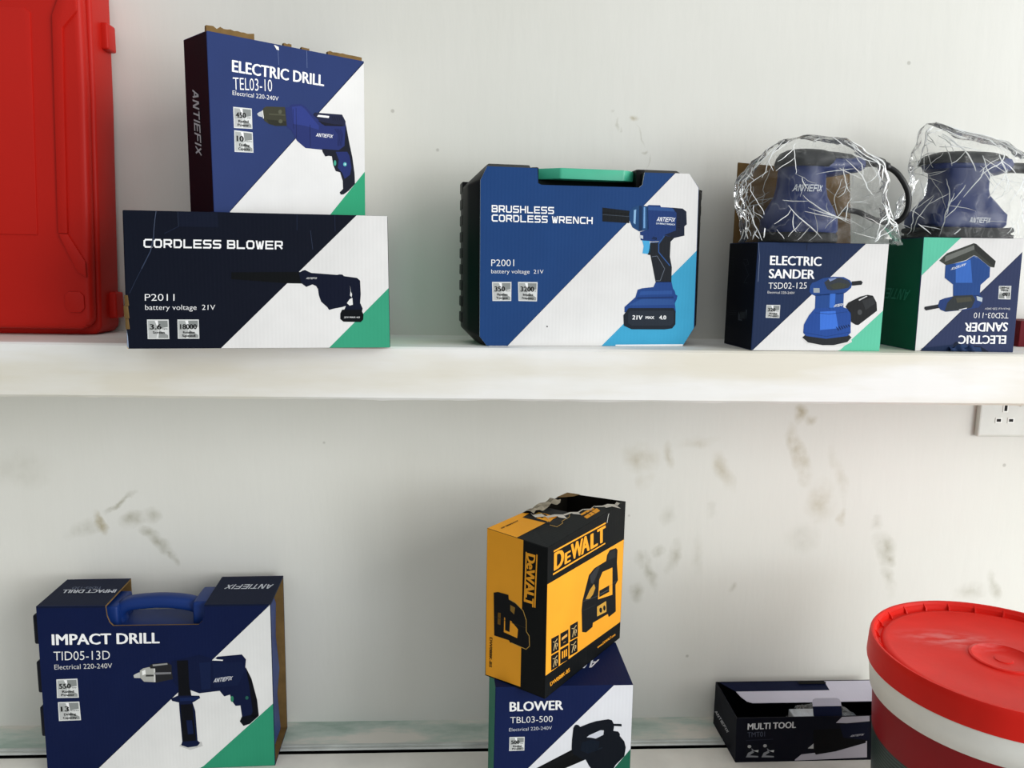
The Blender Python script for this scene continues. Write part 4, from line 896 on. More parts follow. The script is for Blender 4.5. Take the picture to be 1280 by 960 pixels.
def panel(mb, c, face, outline, t, m_out, m_in, m_cut=None):
    """a sheet of card: outline in face coordinates, thickness t inwards"""
    pt, nrm = face_fn(c, face)
    a = [pt(u, v, 0) for u, v in outline]; b = [pt(u, v, -t) for u, v in outline]
    f = mb.poly(a, m_out)
    if f:
        f.normal_update()
        if f.normal.dot(nrm) < 0: f.normal_flip()
    f = mb.poly(b, m_in)
    if f:
        f.normal_update()
        if f.normal.dot(nrm) > 0: f.normal_flip()
    n = len(a)
    for i in range(n):
        j = (i + 1) % n
        (u0, v0), (u1, v1) = outline[i], outline[j]
        border = (u0 == u1 and u0 in (0, 1)) or (v0 == v1 and v0 in (0, 1))
        mb.poly([a[i], a[j], b[j], b[i]], m_out if border else (m_cut or KRAFT))
RECT = [(0, 0), (1, 0), (1, 1), (0, 1)]

# ================================================================== the room
def wall_material():
    m, nt, b = new_mat('painted_plaster_wall')
    N, L = nt.nodes, nt.links
    tc = N.new('ShaderNodeTexCoord')
    base = N.new('ShaderNodeTexNoise'); base.inputs['Scale'].default_value = 2.2; base.inputs['Detail'].default_value = 5
    L.new(tc.outputs['Object'], base.inputs['Vector'])
    rp = N.new('ShaderNodeValToRGB')
    rp.color_ramp.elements[0].position = 0.3; rp.color_ramp.elements[1].position = 0.7
    rp.color_ramp.elements[0].color = rgb('dddcd3'); rp.color_ramp.elements[1].color = rgb('e5e4dd')
    L.new(base.outputs['Fac'], rp.inputs['Fac'])
    wob = N.new('ShaderNodeTexNoise'); wob.inputs['Scale'].default_value = 28; wob.inputs['Detail'].default_value = 5
    L.new(tc.outputs['Object'], wob.inputs['Vector'])
    sub = N.new('ShaderNodeVectorMath'); sub.operation = 'SUBTRACT'; sub.inputs[1].default_value = (.5, .5, .5)
    L.new(wob.outputs['Color'], sub.inputs[0])
    scl = N.new('ShaderNodeVectorMath'); scl.operation = 'SCALE'; scl.inputs['Scale'].default_value = 0.032
    L.new(sub.outputs['Vector'], scl.inputs[0])
    add = N.new('ShaderNodeVectorMath'); add.operation = 'ADD'
    L.new(tc.outputs['Object'], add.inputs[0]); L.new(scl.outputs['Vector'], add.inputs[1])
    acc = {0: None, 1: None}
    for (x, z, rx, rz, rot, s, col) in STAINS:
        mp = N.new('ShaderNodeMapping'); mp.vector_type = 'TEXTURE'
        mp.inputs['Location'].default_value = (x, WALL_Y, z)
        mp.inputs['Rotation'].default_value = (0, math.radians(rot), 0)
        mp.inputs['Scale'].default_value = (rx * 1.25, 1.0, rz * 1.25)
        L.new(add.outputs['Vector'], mp.inputs['Vector'])
        g = N.new('ShaderNodeTexGradient'); g.gradient_type = 'SPHERICAL'
        L.new(mp.outputs['Vector'], g.inputs['Vector'])
        k = N.new('ShaderNodeMath'); k.operation = 'MULTIPLY'; k.inputs[1].default_value = s * 1.4
        L.new(g.outputs['Fac'], k.inputs[0])
        if acc[col] is None: acc[col] = k
        else:
            mx = N.new('ShaderNodeMath'); mx.operation = 'MAXIMUM'
            L.new(acc[col].outputs[0], mx.inputs[0]); L.new(k.outputs[0], mx.inputs[1]); acc[col] = mx
    brk = N.new('ShaderNodeTexNoise'); brk.inputs['Scale'].default_value = 45; brk.inputs['Detail'].default_value = 6
    L.new(tc.outputs['Object'], brk.inputs['Vector'])
    br = N.new('ShaderNodeMapRange'); br.inputs['From Min'].default_value = 0.32; br.inputs['From Max'].default_value = 0.62
    br.inputs['To Min'].default_value = 0.25
    L.new(brk.outputs['Fac'], br.inputs['Value'])
    cur = rp.outputs['Color']
    for k, h in ((1, '9a8a58'), (0, '85805f')):
        mm = N.new('ShaderNodeMath'); mm.operation = 'MULTIPLY'
        L.new(acc[k].outputs[0], mm.inputs[0]); L.new(br.outputs['Result'], mm.inputs[1])
        mix = N.new('ShaderNodeMix'); mix.data_type = 'RGBA'; mix.clamp_factor = True
        L.new(mm.outputs[0], mix.inputs['Factor']); L.new(cur, mix.inputs['A']); mix.inputs['B'].default_value = rgb(h)
        cur = mix.outputs['Result']
    # small specks and scratches of the plaster
    vo = N.new('ShaderNodeTexVoronoi'); vo.inputs['Scale'].default_value = 9
    L.new(tc.outputs['Object'], vo.inputs['Vector'])
    sp = N.new('ShaderNodeMapRange'); sp.inputs['From Min'].default_value = 0.018; sp.inputs['From Max'].default_value = 0.03; sp.inputs['To Min'].default_value = 0.45; sp.inputs['To Max'].default_value = 0.0
    L.new(vo.outputs['Distance'], sp.inputs['Value'])
    mix = N.new('ShaderNodeMix'); mix.data_type = 'RGBA'
    L.new(sp.outputs['Result'], mix.inputs['Factor']); L.new(cur, mix.inputs['A']); mix.inputs['B'].default_value = rgb('8f8c80')
    L.new(mix.outputs['Result'], b.inputs['Base Color'])
    b.inputs['Roughness'].default_value = 0.55; b.inputs['Specular IOR Level'].default_value = 0.3
    mp = N.new('ShaderNodeMapping'); mp.inputs['Scale'].default_value = (60, 1, 12)
    L.new(tc.outputs['Object'], mp.inputs['Vector'])
    n3 = N.new('ShaderNodeTexNoise'); n3.inputs['Scale'].default_value = 1.2; n3.inputs['Detail'].default_value = 6
    L.new(mp.outputs['Vector'], n3.inputs['Vector'])
    bp = N.new('ShaderNodeBump'); bp.inputs['Strength'].default_value = 0.12; bp.inputs['Distance'].default_value = 0.003
    L.new(n3.outputs['Fac'], bp.inputs['Height']); L.new(bp.outputs['Normal'], b.inputs['Normal'])
    return m
mb = MB(); mb.box((-2.2, WALL_Y, 0.0), (2.4, WALL_Y + 0.15, 2.9), wall_material())
structure(mb.build('wall_back'))
mb = MB(); mb.box((-2.2, -3.0, -0.1), (2.4, WALL_Y + 0.15, 0.0), plain('floor_tile', 'a8a49b', rough=0.4, vary=0.1, vscale=3))
structure(mb.build('floor'))

# masonry shelf, painted white, with a slightly chipped edge
def shelf_material():
    m, nt, b = new_mat('white_painted_masonry')
    N, L = nt.nodes, nt.links
    tc = N.new('ShaderNodeTexCoord')
    mp = N.new('ShaderNodeMapping'); mp.inputs['Scale'].default_value = (1.6, 4, 10)
    L.new(tc.outputs['Object'], mp.inputs['Vector'])
    n1 = N.new('ShaderNodeTexNoise'); n1.inputs['Scale'].default_value = 2.0; n1.inputs['Detail'].default_value = 6
    L.new(mp.outputs['Vector'], n1.inputs['Vector'])
    rp = N.new('ShaderNodeValToRGB')
    rp.color_ramp.elements[0].position = 0.36; rp.color_ramp.elements[1].position = 0.6
    rp.color_ramp.elements[0].color = rgb('dfdacb'); rp.color_ramp.elements[1].color = rgb('ecebe7')
    L.new(n1.outputs['Fac'], rp.inputs['Fac']); L.new(rp.outputs['Color'], b.inputs['Base Color'])
    b.inputs['Roughness'].default_value = 0.5
    mp2 = N.new('ShaderNodeMapping'); mp2.inputs['Scale'].default_value = (8, 30, 90)
    L.new(tc.outputs['Object'], mp2.inputs['Vector'])
    n2 = N.new('ShaderNodeTexNoise'); n2.inputs['Scale'].default_value = 1.5; n2.inputs['Detail'].default_value = 4
    L.new(mp2.outputs['Vector'], n2.inputs['Vector'])
    bp = N.new('ShaderNodeBump'); bp.inputs['Strength'].default_value = 0.15; bp.inputs['Distance'].default_value = 0.002
    L.new(n2.outputs['Fac'], bp.inputs['Height']); L.new(bp.outputs['Normal'], b.inputs['Normal'])
    return m
SHELF_M = shelf_material()
mb = MB()
rows = []
nx = 420
for i in range(nx + 1):
    x = -2.1 + 4.4 * i / nx
    e = 0.0012 * noise.noise((x * 18, 0, 3)) + 0.0008 * noise.noise((x * 70, 5, 1))
    e2 = 0.0012 * noise.noise((x * 15, 8, 3)) + 0.001 * noise.noise((x * 60, 2, 9))
    chip = max(0.0, noise.noise((x * 22, 4, 7)) - 0.42) * 0.012
    zt, zb, yf = SHELF_Z, 1.3337, SHELF_Y
    rows.append([(x, WALL_Y, zt), (x, yf + 0.012, zt), (x, yf + 0.003 + chip, zt - 0.0006), (x, yf + e * .5, zt - 0.003 - chip), (x, yf + e * .4, zt - 0.03), (x, yf + e2 * .5, zb + 0.003), (x, yf + 0.003, zb + e2), (x, yf + 0.02, zb), (x, WALL_Y, zb)])
mb.grid(rows, SHELF_M, closed=True, smooth=True)
o = mb.build('wall_shelf', auto_smooth=18)
o['label'] = 'thick white painted wall shelf carrying the blue tool boxes'; o['category'] = 'shelf'

# lower ledge: white slab, dark gap, painted strip with a metal edge along the wall
LEDGE_M = plain('white_ledge_paint', 'e6e3da', rough=0.45, vary=0.1, vscale=14, bump=0.15, bscale=40)
mb = MB(); mb.box((-2.1, 0.42, LEDGE_Z - 0.05), (2.3, 1.0445, LEDGE_Z), LEDGE_M, 0.002)
mb.box((-2.1, 0.50, 0.0), (2.3, 1.02, LEDGE_Z - 0.05), LEDGE_M)
o = mb.build('counter')
o['label'] = 'wide white ledge under the shelf, holding the impact drill box and the pail'; o['category'] = 'counter'
def strip_material():
    m, nt, b = new_mat('worn_greenish_strip')
    N, L = nt.nodes, nt.links
    tc = N.new('ShaderNodeTexCoord')
    mp = N.new('ShaderNodeMapping'); mp.inputs['Scale'].default_value = (5, 14, 14)
    L.new(tc.outputs['Object'], mp.inputs['Vector'])
    n1 = N.new('ShaderNodeTexNoise'); n1.inputs['Scale'].default_value = 1.3; n1.inputs['Detail'].default_value = 7; n1.inputs['Roughness'].default_value = 0.62
    L.new(mp.outputs['Vector'], n1.inputs['Vector'])
    rp = N.new('ShaderNodeValToRGB'); cr = rp.color_ramp
    cr.elements[0].position = 0.36; cr.elements[0].color = rgb('9db3a7')
    cr.elements[1].position = 0.62; cr.elements[1].color = rgb('e0dcd2')
    e = cr.elements.new(0.48); e.color = rgb('bccac0')
    L.new(n1.outputs['Fac'], rp.inputs['Fac']); L.new(rp.outputs['Color'], b.inputs['Base Color'])
    b.inputs['Roughness'].default_value = 0.35
    return m
mb = MB(); mb.box((-2.1, 1.066, LEDGE_Z - 0.05), (2.3, WALL_Y, LEDGE_Z - 0.0004), strip_material())
structure(mb.build('trim_1'))
mb = MB()
prof = [(1.0525, LEDGE_Z - 0.02), (1.0525, LEDGE_Z - 0.001), (1.0545, LEDGE_Z + 0.0006), (1.058, LEDGE_Z + 0.0006), (1.059, LEDGE_Z - 0.0012), (1.061, LEDGE_Z - 0.0012), (1.062, LEDGE_Z + 0.0008), (1.066, LEDGE_Z + 0.0008), (1.0675, LEDGE_Z - 0.0004), (1.0675, LEDGE_Z - 0.02)]
mb.prism([(y, z) for y, z in prof], -2.1, 2.3, plain('dull_aluminium', 'c6cac5', rough=0.35, metal=0.25, vary=0.15, vscale=30, bump=0.2, bscale=90), axis='x')
structure(mb.build('trim_2'))
mb = MB(); mb.box((-2.1, 1.0495, LEDGE_Z - 0.05), (2.3, 1.0525, LEDGE_Z - 0.0012), plain('gap_shade_black', '050505', rough=0.95, spec=0.0))  # black filler strip: the shade down in the gap, put in as colour
structure(mb.build('gap_shade_strip'))

# socket outlet below the shelf, right
so = thing('wall_socket', 'white square-pin wall socket tucked under the shelf at the right', 'socket', (0.833, WALL_Y, 1.302))
PL = plain('white_plastic', 'dcdcd4', rough=0.35)
mb = MB(); mb.box((-0.073, -0.009, -0.043), (0.073, 0.0, 0.043), PL, 0.0035, 3); mb.build('face_plate', so)
mb = MB()
SH = plain('socket_hole', '14120f', rough=0.8); RIM = plain('socket_shutter', 'f0f0ea', rough=0.4)
for px, pz, w, h in ((-0.0335, 0.0010, .0042, .0085), (-0.0425, -0.0175, .0064, .0042), (-0.0235, -0.0175, .0064, .0042), (0.041, 0.001, .0042, .0085), (0.032, -0.0175, .0064, .0042), (0.051, -0.0175, .0064, .0042)):
    mb.box((px - w / 2 - .002, -0.0098, pz - h / 2 - .002), (px + w / 2 + .002, -0.009, pz + h / 2 + .002), RIM, 0.0003)
    mb.box((px - w / 2, -0.01, pz - h / 2), (px + w / 2, -0.0092, pz + h / 2), SH)
    mb.build('pin_hole', so); mb = MB()
for sx in (-0.008, 0.012):
    mb = MB(); mb.box((sx - .005, -0.0125, 0.004), (sx + .005, -0.009, 0.022), PL, 0.001)
    mb.build('rocker_switch', so)

# ================================================================== things on the upper shelf
# --- red tool case, left edge
RED = plain('red_moulded_plastic', 'ba1c12', rough=0.45, spec=0.2, vary=0.04, vscale=8, bump=0.05, bscale=500)
case = thing('tool_case', 'big red moulded plastic tool case at the left end of the shelf', 'tool case', (-0.62, 1.07, SHELF_Z))
mb = MB()
outl = [(-0.25, 0.006), (-0.244, 0.0), (0.125, 0.0), (0.133, 0.008), (0.142, 0.30), (0.144, 0.44), (0.118, 0.47), (-0.25, 0.47)]
mb.prism(outl, -0.008, 0.048, RED, bev=0.005, seg=3)
lid = [(-0.25, 0.008), (0.118, 0.008), (0.130, 0.018), (0.139, 0.30), (0.140, 0.43), (0.118, 0.455), (-0.25, 0.455)]
mb.prism(lid, -0.026, -0.006, RED, bev=0.009, seg=4)
mb.build('case_shell', case, auto_smooth=40)
mb = MB()
mb.prism([(0.096, 0.13), (0.108, 0.13), (0.118, 0.378), (0.136, 0.398), (0.136, 0.43), (0.122, 0.43), (0.106, 0.392)], -0.0295, -0.024, RED, bev=0.002, seg=2)
mb.prism([(0.096, 0.13), (0.108, 0.13), (0.128, 0.095), (0.128, 0.075), (0.117, 0.082)], -0.0295, -0.024, RED, bev=0.002, seg=2)
mb.build('moulded_ridge', case, auto_smooth=40)
mb = MB()
mb.prism([(-0.25, 0.128), (0.070, 0.128), (0.080, 0.395), (0.072, 0.40), (-0.25, 0.40)], -0.0275, -0.024, RED, bev=0.001, seg=2)
mb.build('raised_panel', case, auto_smooth=40)
for z0, z1 in ((0.366, 0.399), (0.020, 0.055)):
    mb = MB(); mb.box((0.126 if z0 < .1 else 0.138, 0.018, z0), (0.143 if z0 < .1 else 0.1515, 0.042, z1), RED, 0.003, 3); mb.build('latch', case, auto_smooth=40, under='case_shell')
mb = MB(); mb.prism([(0.098, 0.036), (0.104, 0.030), (0.118, 0.030), (0.123, 0.036), (0.123, 0.052), (0.118, 0.057), (0.104, 0.057), (0.098, 0.052)], -0.0285, -0.024, RED, bev=0.002); mb.build('moulded_boss', case, auto_smooth=40)

# --- cordless blower box (lying flat)
r = root_for('blower2011', 'blower_box', 'wide dark navy cordless blower box with creased left end, under the electric drill box', 'box')
carton('blower2011', {'front': '090f1e', 'left': '090f1e', 'top': '090f1e', 'bottom': KRAFT, 'back': '090f1e', 'right': '3fa583'}, r, bev=0.0014)
c = CARTONS['blower2011']['c']
mb = MB()
for z0, z1, w in ((0.022, 0.034, .0008), (0.034, 0.048, .0018), (0.048, 0.060, .0008)):
    x = c['FLB'][0] * (1 - z0 / .15) + c['FLT'][0] * z0 / .15
    mb.hexa([Vector(p) for p in ((x - w, -.0745, z0), (x + .004, -.0765, z0), (x - w * .6, -.066, z0), (x + .003, -.066, z0), (x - w * 1.2, -.0745, z1), (x + .003, -.0765, z1), (x - w * .6, -.066, z1), (x + .003, -.066, z1))], KRAFT, 0.0008)
o = mb.build('torn_corner', r); o['label'] = 'brown torn cardboard corner'

# --- electric drill box (standing on the blower box)
r = root_for('edrill', 'drill_box', 'tall blue electric drill box standing askew on the cordless blower box', 'box')
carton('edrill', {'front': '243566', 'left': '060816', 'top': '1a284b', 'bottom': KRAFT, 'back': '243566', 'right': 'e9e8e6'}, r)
c = CARTONS['edrill']['c']; pt, nrm = face_fn(c, 'top')
random.seed(4)
for (u0, u1, hgt) in ((0.0, 0.275, 0.0075), (0.455, 0.505, 0.004), (0.57, 0.62, 0.003), (0.745, 0.985, 0.0055)):
    mb = MB(); n = 14; rows = []
    for i in range(n + 1):
        u = u0 + (u1 - u0) * i / n
        h = hgt * (0.75 + 0.35 * noise.noise((u * 60, 1, 2)))
        rows.append([pt(u, 0.995, -0.001), pt(u, 0.93, -0.001), pt(u, 0.93, h * .9), pt(u, 0.99, h)])
    mb.grid(rows, KRAFT, smooth=False)
    o = mb.build('top_flap', r); o['label'] = 'torn brown cardboard edge'

# --- cordless wrench case
r = root_for('wrench', 'wrench_case', 'black cordless wrench case with a blue and white card front and green handle', 'tool case')
BLK = plain('black_moulded_plastic', '08090a', rough=0.5, spec=0.2, vary=0.1, vscale=30)
fr = [(-0.131, 0.0), (-0.141, 0.012), (-0.1415, 0.2016), (-0.132, 0.2185), (-0.072, 0.2185), (-0.0715, 0.198), (0.064, 0.198), (0.0645, 0.2185), (0.123, 0.2185), (0.137, 0.2019), (0.1408, 0.0244), (0.126, 0.0)]
mid = [(-0.136, 0.0), (-0.153, 0.018), (-0.1545, 0.198), (-0.132, 0.2190), (-0.074, 0.2190), (-0.0735, 0.196), (0.066, 0.196), (0.0665, 0.2190), (0.124, 0.2190), (0.150, 0.198), (0.152, 0.026), (0.134, 0.0)]
bk = [(-0.138, 0.0), (-0.1575, 0.0196), (-0.1585, 0.1965), (-0.127, 0.2265), (-0.074, 0.2265), (-0.0735, 0.2095), (0.066, 0.2095), (0.0665, 0.2265), (0.122, 0.2265), (0.154, 0.197), (0.156, 0.026), (0.136, 0.0)]
Y = [-0.0365, -0.018, 0.0, 0.030, 0.0375]
rings = [fr, mid, bk, bk, mid]
mb = MB()
mb.grid([[(p[0], y, p[1]) for p in rg] for rg, y in zip(rings, Y)], BLK, smooth=False, cap0=True, cap1=True)
bmesh.ops.recalc_face_normals(mb.bm, faces=list(mb.bm.faces))
bmesh.ops.bevel(mb.bm, geom=[e for e in mb.bm.edges if len(e.link_faces) == 2 and e.calc_face_angle(0) > 0.35], offset=0.0025, segments=2, profile=0.6, affect='EDGES')
mb.build('case_shell', r, auto_smooth=35)
for i in range(9):
    z = 0.026 + i * 0.0205
    for xa, xb in ((-0.1592, -0.150), (0.146, 0.1600)):
        mb = MB(); mb.box((xa, 0.004, z), (xb, 0.034, z + 0.0135), BLK, 0.0015)
        mb.build('side_rib', r, auto_smooth=35, under='case_shell')
mb = MB()
GRN = plain('green_handle_plastic', '3fb08c', rough=0.4)
mb.prism([(-0.068, 0.002), (-0.038, -0.0185), (0.045, -0.0185), (0.060, -0.009), (0.060, 0.006), (-0.068, 0.010)], 0.2088, 0.2225, GRN, axis='z', bev=0.002, seg=2)
mb.build('carry_handle', r, auto_smooth=35)
mb = MB()
mb.prism([(-0.076, -0.016), (-0.066, -0.02), (-0.066, 0.016), (-0.076, 0.016)], 0.19, 0.222, BLK, axis='z', bev=0.002)
mb.build('handle_post', r, auto_smooth=35); mb = MB()
mb.prism([(0.060, -0.02), (0.071, -0.022), (0.071, 0.016), (0.060, 0.016)], 0.19, 0.2235, BLK, axis='z', bev=0.002)
mb.build('handle_post', r, auto_smooth=35)
# printed card front
c = CARTONS['wrench']['c']
x0, x1 = c['FLB'][0], c['FRB'][0]; zt = max(c['FLT'][2], c['FRT'][2]); yf = -0.0392
mb = MB()
so_ = [(-0.1311, 0.0006), (-0.1402, 0.0122), (-0.1415, 0.2016), (-0.1334, 0.2184), (-0.0714, 0.2182), (-0.0704, 0.2005), (-0.0661, 0.1985), (0.0585, 0.1995), (0.0626, 0.2030), (0.0648, 0.2180), (0.1232, 0.2186), (0.1371, 0.2019), (0.1408, 0.0244), (0.1261, 0.0006)]
mb.prism(so_, yf + 0.0022, yf, '1b3f73', m_side='dfe0e0')
mb.box((-0.128, yf + 0.0005, 0.0002), (0.124, yf + 0.03, 0.0012), 'dfe0e0')
put_print(mb, {**c, 'FLT': (c['FLT'][0], yf, c['FLT'][2]), 'FRT': (c['FRT'][0], yf, c['FRT'][2]), 'FLB': (c['FLB'][0], yf, 0), 'FRB': (c['FRB'][0], yf, 0)}, 'front', PRINTS['wrench']['front'])
mb.build('cardboard_sleeve', r)

# --- the two electric sander boxes
r = root_for('sander1', 'sander_box', 'navy electric sander box with a dark left side, brown flap open behind the bagged sander', 'box', 'electric sander boxes')
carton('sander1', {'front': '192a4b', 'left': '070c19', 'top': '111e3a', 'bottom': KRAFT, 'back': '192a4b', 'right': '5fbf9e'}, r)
c = CARTONS['sander1']['c']
mb = MB(); mb.hexa([Vector(p) for p in ((c['BLT'][0] + .004, c['BLT'][1] - .003, c['BLT'][2]), (c['BRT'][0] - .001, c['BRT'][1] - .003, c['BRT'][2]), (c['BLT'][0] + .004, c['BLT'][1], c['BLT'][2]), (c['BRT'][0] - .001, c['BRT'][1], c['BRT'][2]), (c['BLT'][0] + .009, c['BLT'][1] + .009, c['BLT'][2] + .107), (c['BRT'][0] - .004, c['BRT'][1] + .009, c['BRT'][2] + .098), (c['BLT'][0] + .009, c['BLT'][1] + .012, c['BLT'][2] + .107), (c['BRT'][0] - .004, c['BRT'][1] + .012, c['BRT'][2] + .098))], KRAFT_DARK, 0.0008)
o = mb.build('open_flap', r); o['label'] = 'brown inner side of the open flap'
r = root_for('sander2', 'sander_box', 'electric sander box standing upside down, green side and inverted lettering', 'box', 'electric sander boxes')
carton('sander2', {'front': '2c3658', 'left': '145441', 'top': '111e3a', 'bottom': KRAFT, 'back': '2c3658', 'right': '2c3658'}, r)
c = CARTONS['sander2']['c']; pt, nrm = face_fn(c, 'front')
mb = MB(); rows = []
for i in range(17):
    u = 0.34 + 0.26 * i / 16
    rows.append([pt(u, 0.955 + 0.02 * math.sin(i * .8), 0.0006), pt(u, 0.965, 0.003 + 0.0025 * math.sin(i * 1.1)), pt(u, 0.985, 0.004 + 0.002 * math.sin(i * .9 + 1)), pt(u, 0.996, 0.0015)])
mb.grid(rows, '213458', closed=False)
mb.build('crumpled_tuck', r)

# --- small dark red box at the right edge
r = thing('small_box', 'small dark red box cut off by the right edge, beside the sander box', 'box', (0.7985, 1.082, SHELF_Z), 0)
mb = MB(); mb.box((-0.031, -0.022, 0), (0.05, 0.03, 0.0365), '610c18', 0.001)
V = face_fn({'FLT': (-0.031, -0.022, 0.0365), 'FRT': (0.05, -0.022, 0.0365), 'FRB': (0.05, -0.022, 0), 'FLB': (-0.031, -0.022, 0)}, 'front')[0]
put_text(mb, V, '8', 'b', 'c8964a', (0.11, 0.72), (0.22, 0.72), (0.11, 0.3), 0.0003)
mb.build('carton', r)

# --- bagged sanders
SBLUE = plain('blue_tool_plastic', '10275f', rough=0.42, vary=0.05)
SDARK = plain('dark_grip_rubber', '1d2022', rough=0.55, vary=0.1, bump=0.15, bscale=300)
SPAD = plain('black_pad_rubber', '17191a', rough=0.7)
CABLE = plain('black_cable', '0d0e0f', rough=0.4)
LOGO = plain('white_logo_print', 'c9ced6', rough=0.4)
def wrap_logo(mb, x0, x1, z, h, yfun, m):
    V, FA = TEXT[('ANTIEFIX', 'L')]
    k = mb.mi(m)
    vs = []
    for x, y, k_ in V:
        X = x0 + (x1 - x0) * x; Zz = z + h * y
        vs.append(mb.bm.verts.new((X, yfun(X, Zz) - 0.0006 - k_ * 1e-5, Zz)))
    for f in FA:
        try:
            g = mb.bm.faces.new([vs[i] for i in f]); g.material_index = k
        except ValueError: pass
Z1 = CARTONS['sander1']['c']['FLT'][2] + SHELF_Z + 0.0012
r = thing('random_orbit_sander', 'round blue sander in a clear bag on the left sander box, cord looping out', 'sander', (0.4205, 1.012, Z1), 0, 'bagged sanders')
mb = MB()
prof = [(0.012, .0, .045), (0.016, 0, .0475), (0.030, 0, .0465), (0.040, 0, .0425), (0.050, 0, .037), (0.058, 0, .0325), (0.070, 0, .0300), (0.084, 0, .0292), (0.092, 0.001, .0300), (0.098, 0.003, .032)]
mb.grid([superring(cx, 0, z, rr, rr * .93, 2.2) for z, cx, rr in prof], SBLUE)
# handle arm to the right
mb.grid([[(x, yy * w, zc + zz * h) for yy, zz in [(math.cos(a * math.pi / 8), math.sin(a * math.pi / 8)) for a in range(16)]] for x, w, zc, h in ((0.015, .026, .095, .014), (0.04, .022, .097, .0125), (0.058, .018, .099, .011), (0.072, .014, .100, .0095), (0.078, .010, .100, .007))], SBLUE)
wrap_logo(mb, -0.021, 0.016, 0.0625, 0.0085, lambda X, Zz: -0.0328 * .93 * (max(0, 1 - (abs(X) / 0.0328) ** 2.2)) ** (1 / 2.2) - 0.0005, LOGO)
mb.build('body', r, auto_smooth=50)
mb = MB(); mb.grid([superring(cx, 0, z, rx, ry, 2.3) for z, cx, rx, ry in ((0.094, 0.001, .033, .031), (0.099, 0.002, .036, .033), (0.106, 0.004, .036, .032), (0.112, 0.004, .032, .027), (0.1155, 0.003, .024, .019), (0.117, 0.002, .012, .01))], SDARK)
mb.grid([[(x, yy * w, zc + zz * h) for yy, zz in [(math.cos(a * math.pi / 8), math.sin(a * math.pi / 8)) for a in range(16)]] for x, w, zc, h in ((0.02, .020, .107, .009), (0.042, .017, .107, .008), (0.06, .013, .106, .007), (0.070, .008, .104, .005))], SDARK)
mb.build('top_grip', r, auto_smooth=50)
mb = MB(); mb.grid([superring(0, 0, z, rr, rr * .95, 2) for z, rr in ((0.0, .046), (0.002, .0485), (0.010, .0485), (0.0125, .046))], SPAD); mb.build('sanding_pad', r, auto_smooth=40)
mb = MB()
path = spline([(0.074, 0, 0.102), (0.092, -.004, .104), (0.106, -.008, .098), (0.119, -.012, .089), (0.132, -.014, .070), (0.137, -.012, .052), (0.135, -.008, .037), (0.127, 0.0, .0285), (0.108, .010, .032), (0.088, .018, .042), (0.070, .024, .046)], 8)
mb.tube(path, [0.0065 if i < 14 else (0.0052 if i < 18 else 0.0036) for i in range(len(path))], CABLE)
mb.build('power_cord', r)
Z2 = CARTONS['sander2']['c']['FLT'][2] + SHELF_Z + 0.0012
r = thing('finishing_sander', 'square-based blue electric sander in a clear bag on the upside-down sander box', 'sander', (0.6420, 1.036, Z2), 0, 'bagged sanders')
mb = MB()
prof = [(0.013, .0475, .040, 7), (0.017, .051, .042, 7), (0.030, .051, .042, 7), (0.034, .048, .040, 6), (0.046, .039, .036, 5), (0.054, .033, .033, 4), (0.062, .031, .031, 4), (0.078, .031, .030, 4), (0.088, .033, .030, 3.5)]
mb.grid([superring(0.0, 0, z, rx, ry, e, 56) for z, rx, ry, e in prof], SBLUE)
mb.grid([superring(0.010, 0, z, rx, ry, 2.6, 56) for z, rx, ry in ((0.083, .040, .026), (0.088, .054, .030), (0.096, .058, .031), (0.102, .055, .029))], SBLUE)
wrap_logo(mb, -0.006, 0.022, 0.0185, 0.0068, lambda X, Zz: -0.0422, LOGO)
mb.build('body', r, auto_smooth=40)
mb = MB(); mb.grid([superring(0.006, 0, z, rx, ry, 2.5, 56) for z, rx, ry in ((0.0945, .0595, .0315), (0.100, .0590, .031), (0.106, .052, .028), (0.110, .040, .021), (0.112, .02, .01))], SDARK); mb.build('top_grip', r, auto_smooth=50)
mb = MB(); mb.grid([superring(0.004, 0, z, .0545, .046, 9, 56) for z in (0.0, 0.0042)], SPAD, smooth=False); mb.grid([superring(0.004, 0, z, .0515, .044, 9, 56) for z in (0.0042, 0.0125)], SPAD, smooth=False)
for sx in (-1, 1):
    mb.tube([(0.004 + sx * .052, -.036, 0.0105), (0.004 + sx * .052, .036, 0.0105)], 0.0036, SPAD, 10)
mb.build('sanding_pad', r)
mb = MB()
path = spline([(0.064, 0, 0.093), (0.08, 0, .0935), (0.10, -.002, .092), (0.13, 0, .086), (0.15, .01, .07)], 6)
mb.tube(path, [0.0068 if i < 14 else 0.0038 for i in range(len(path))], CABLE); mb.build('power_cord', r)

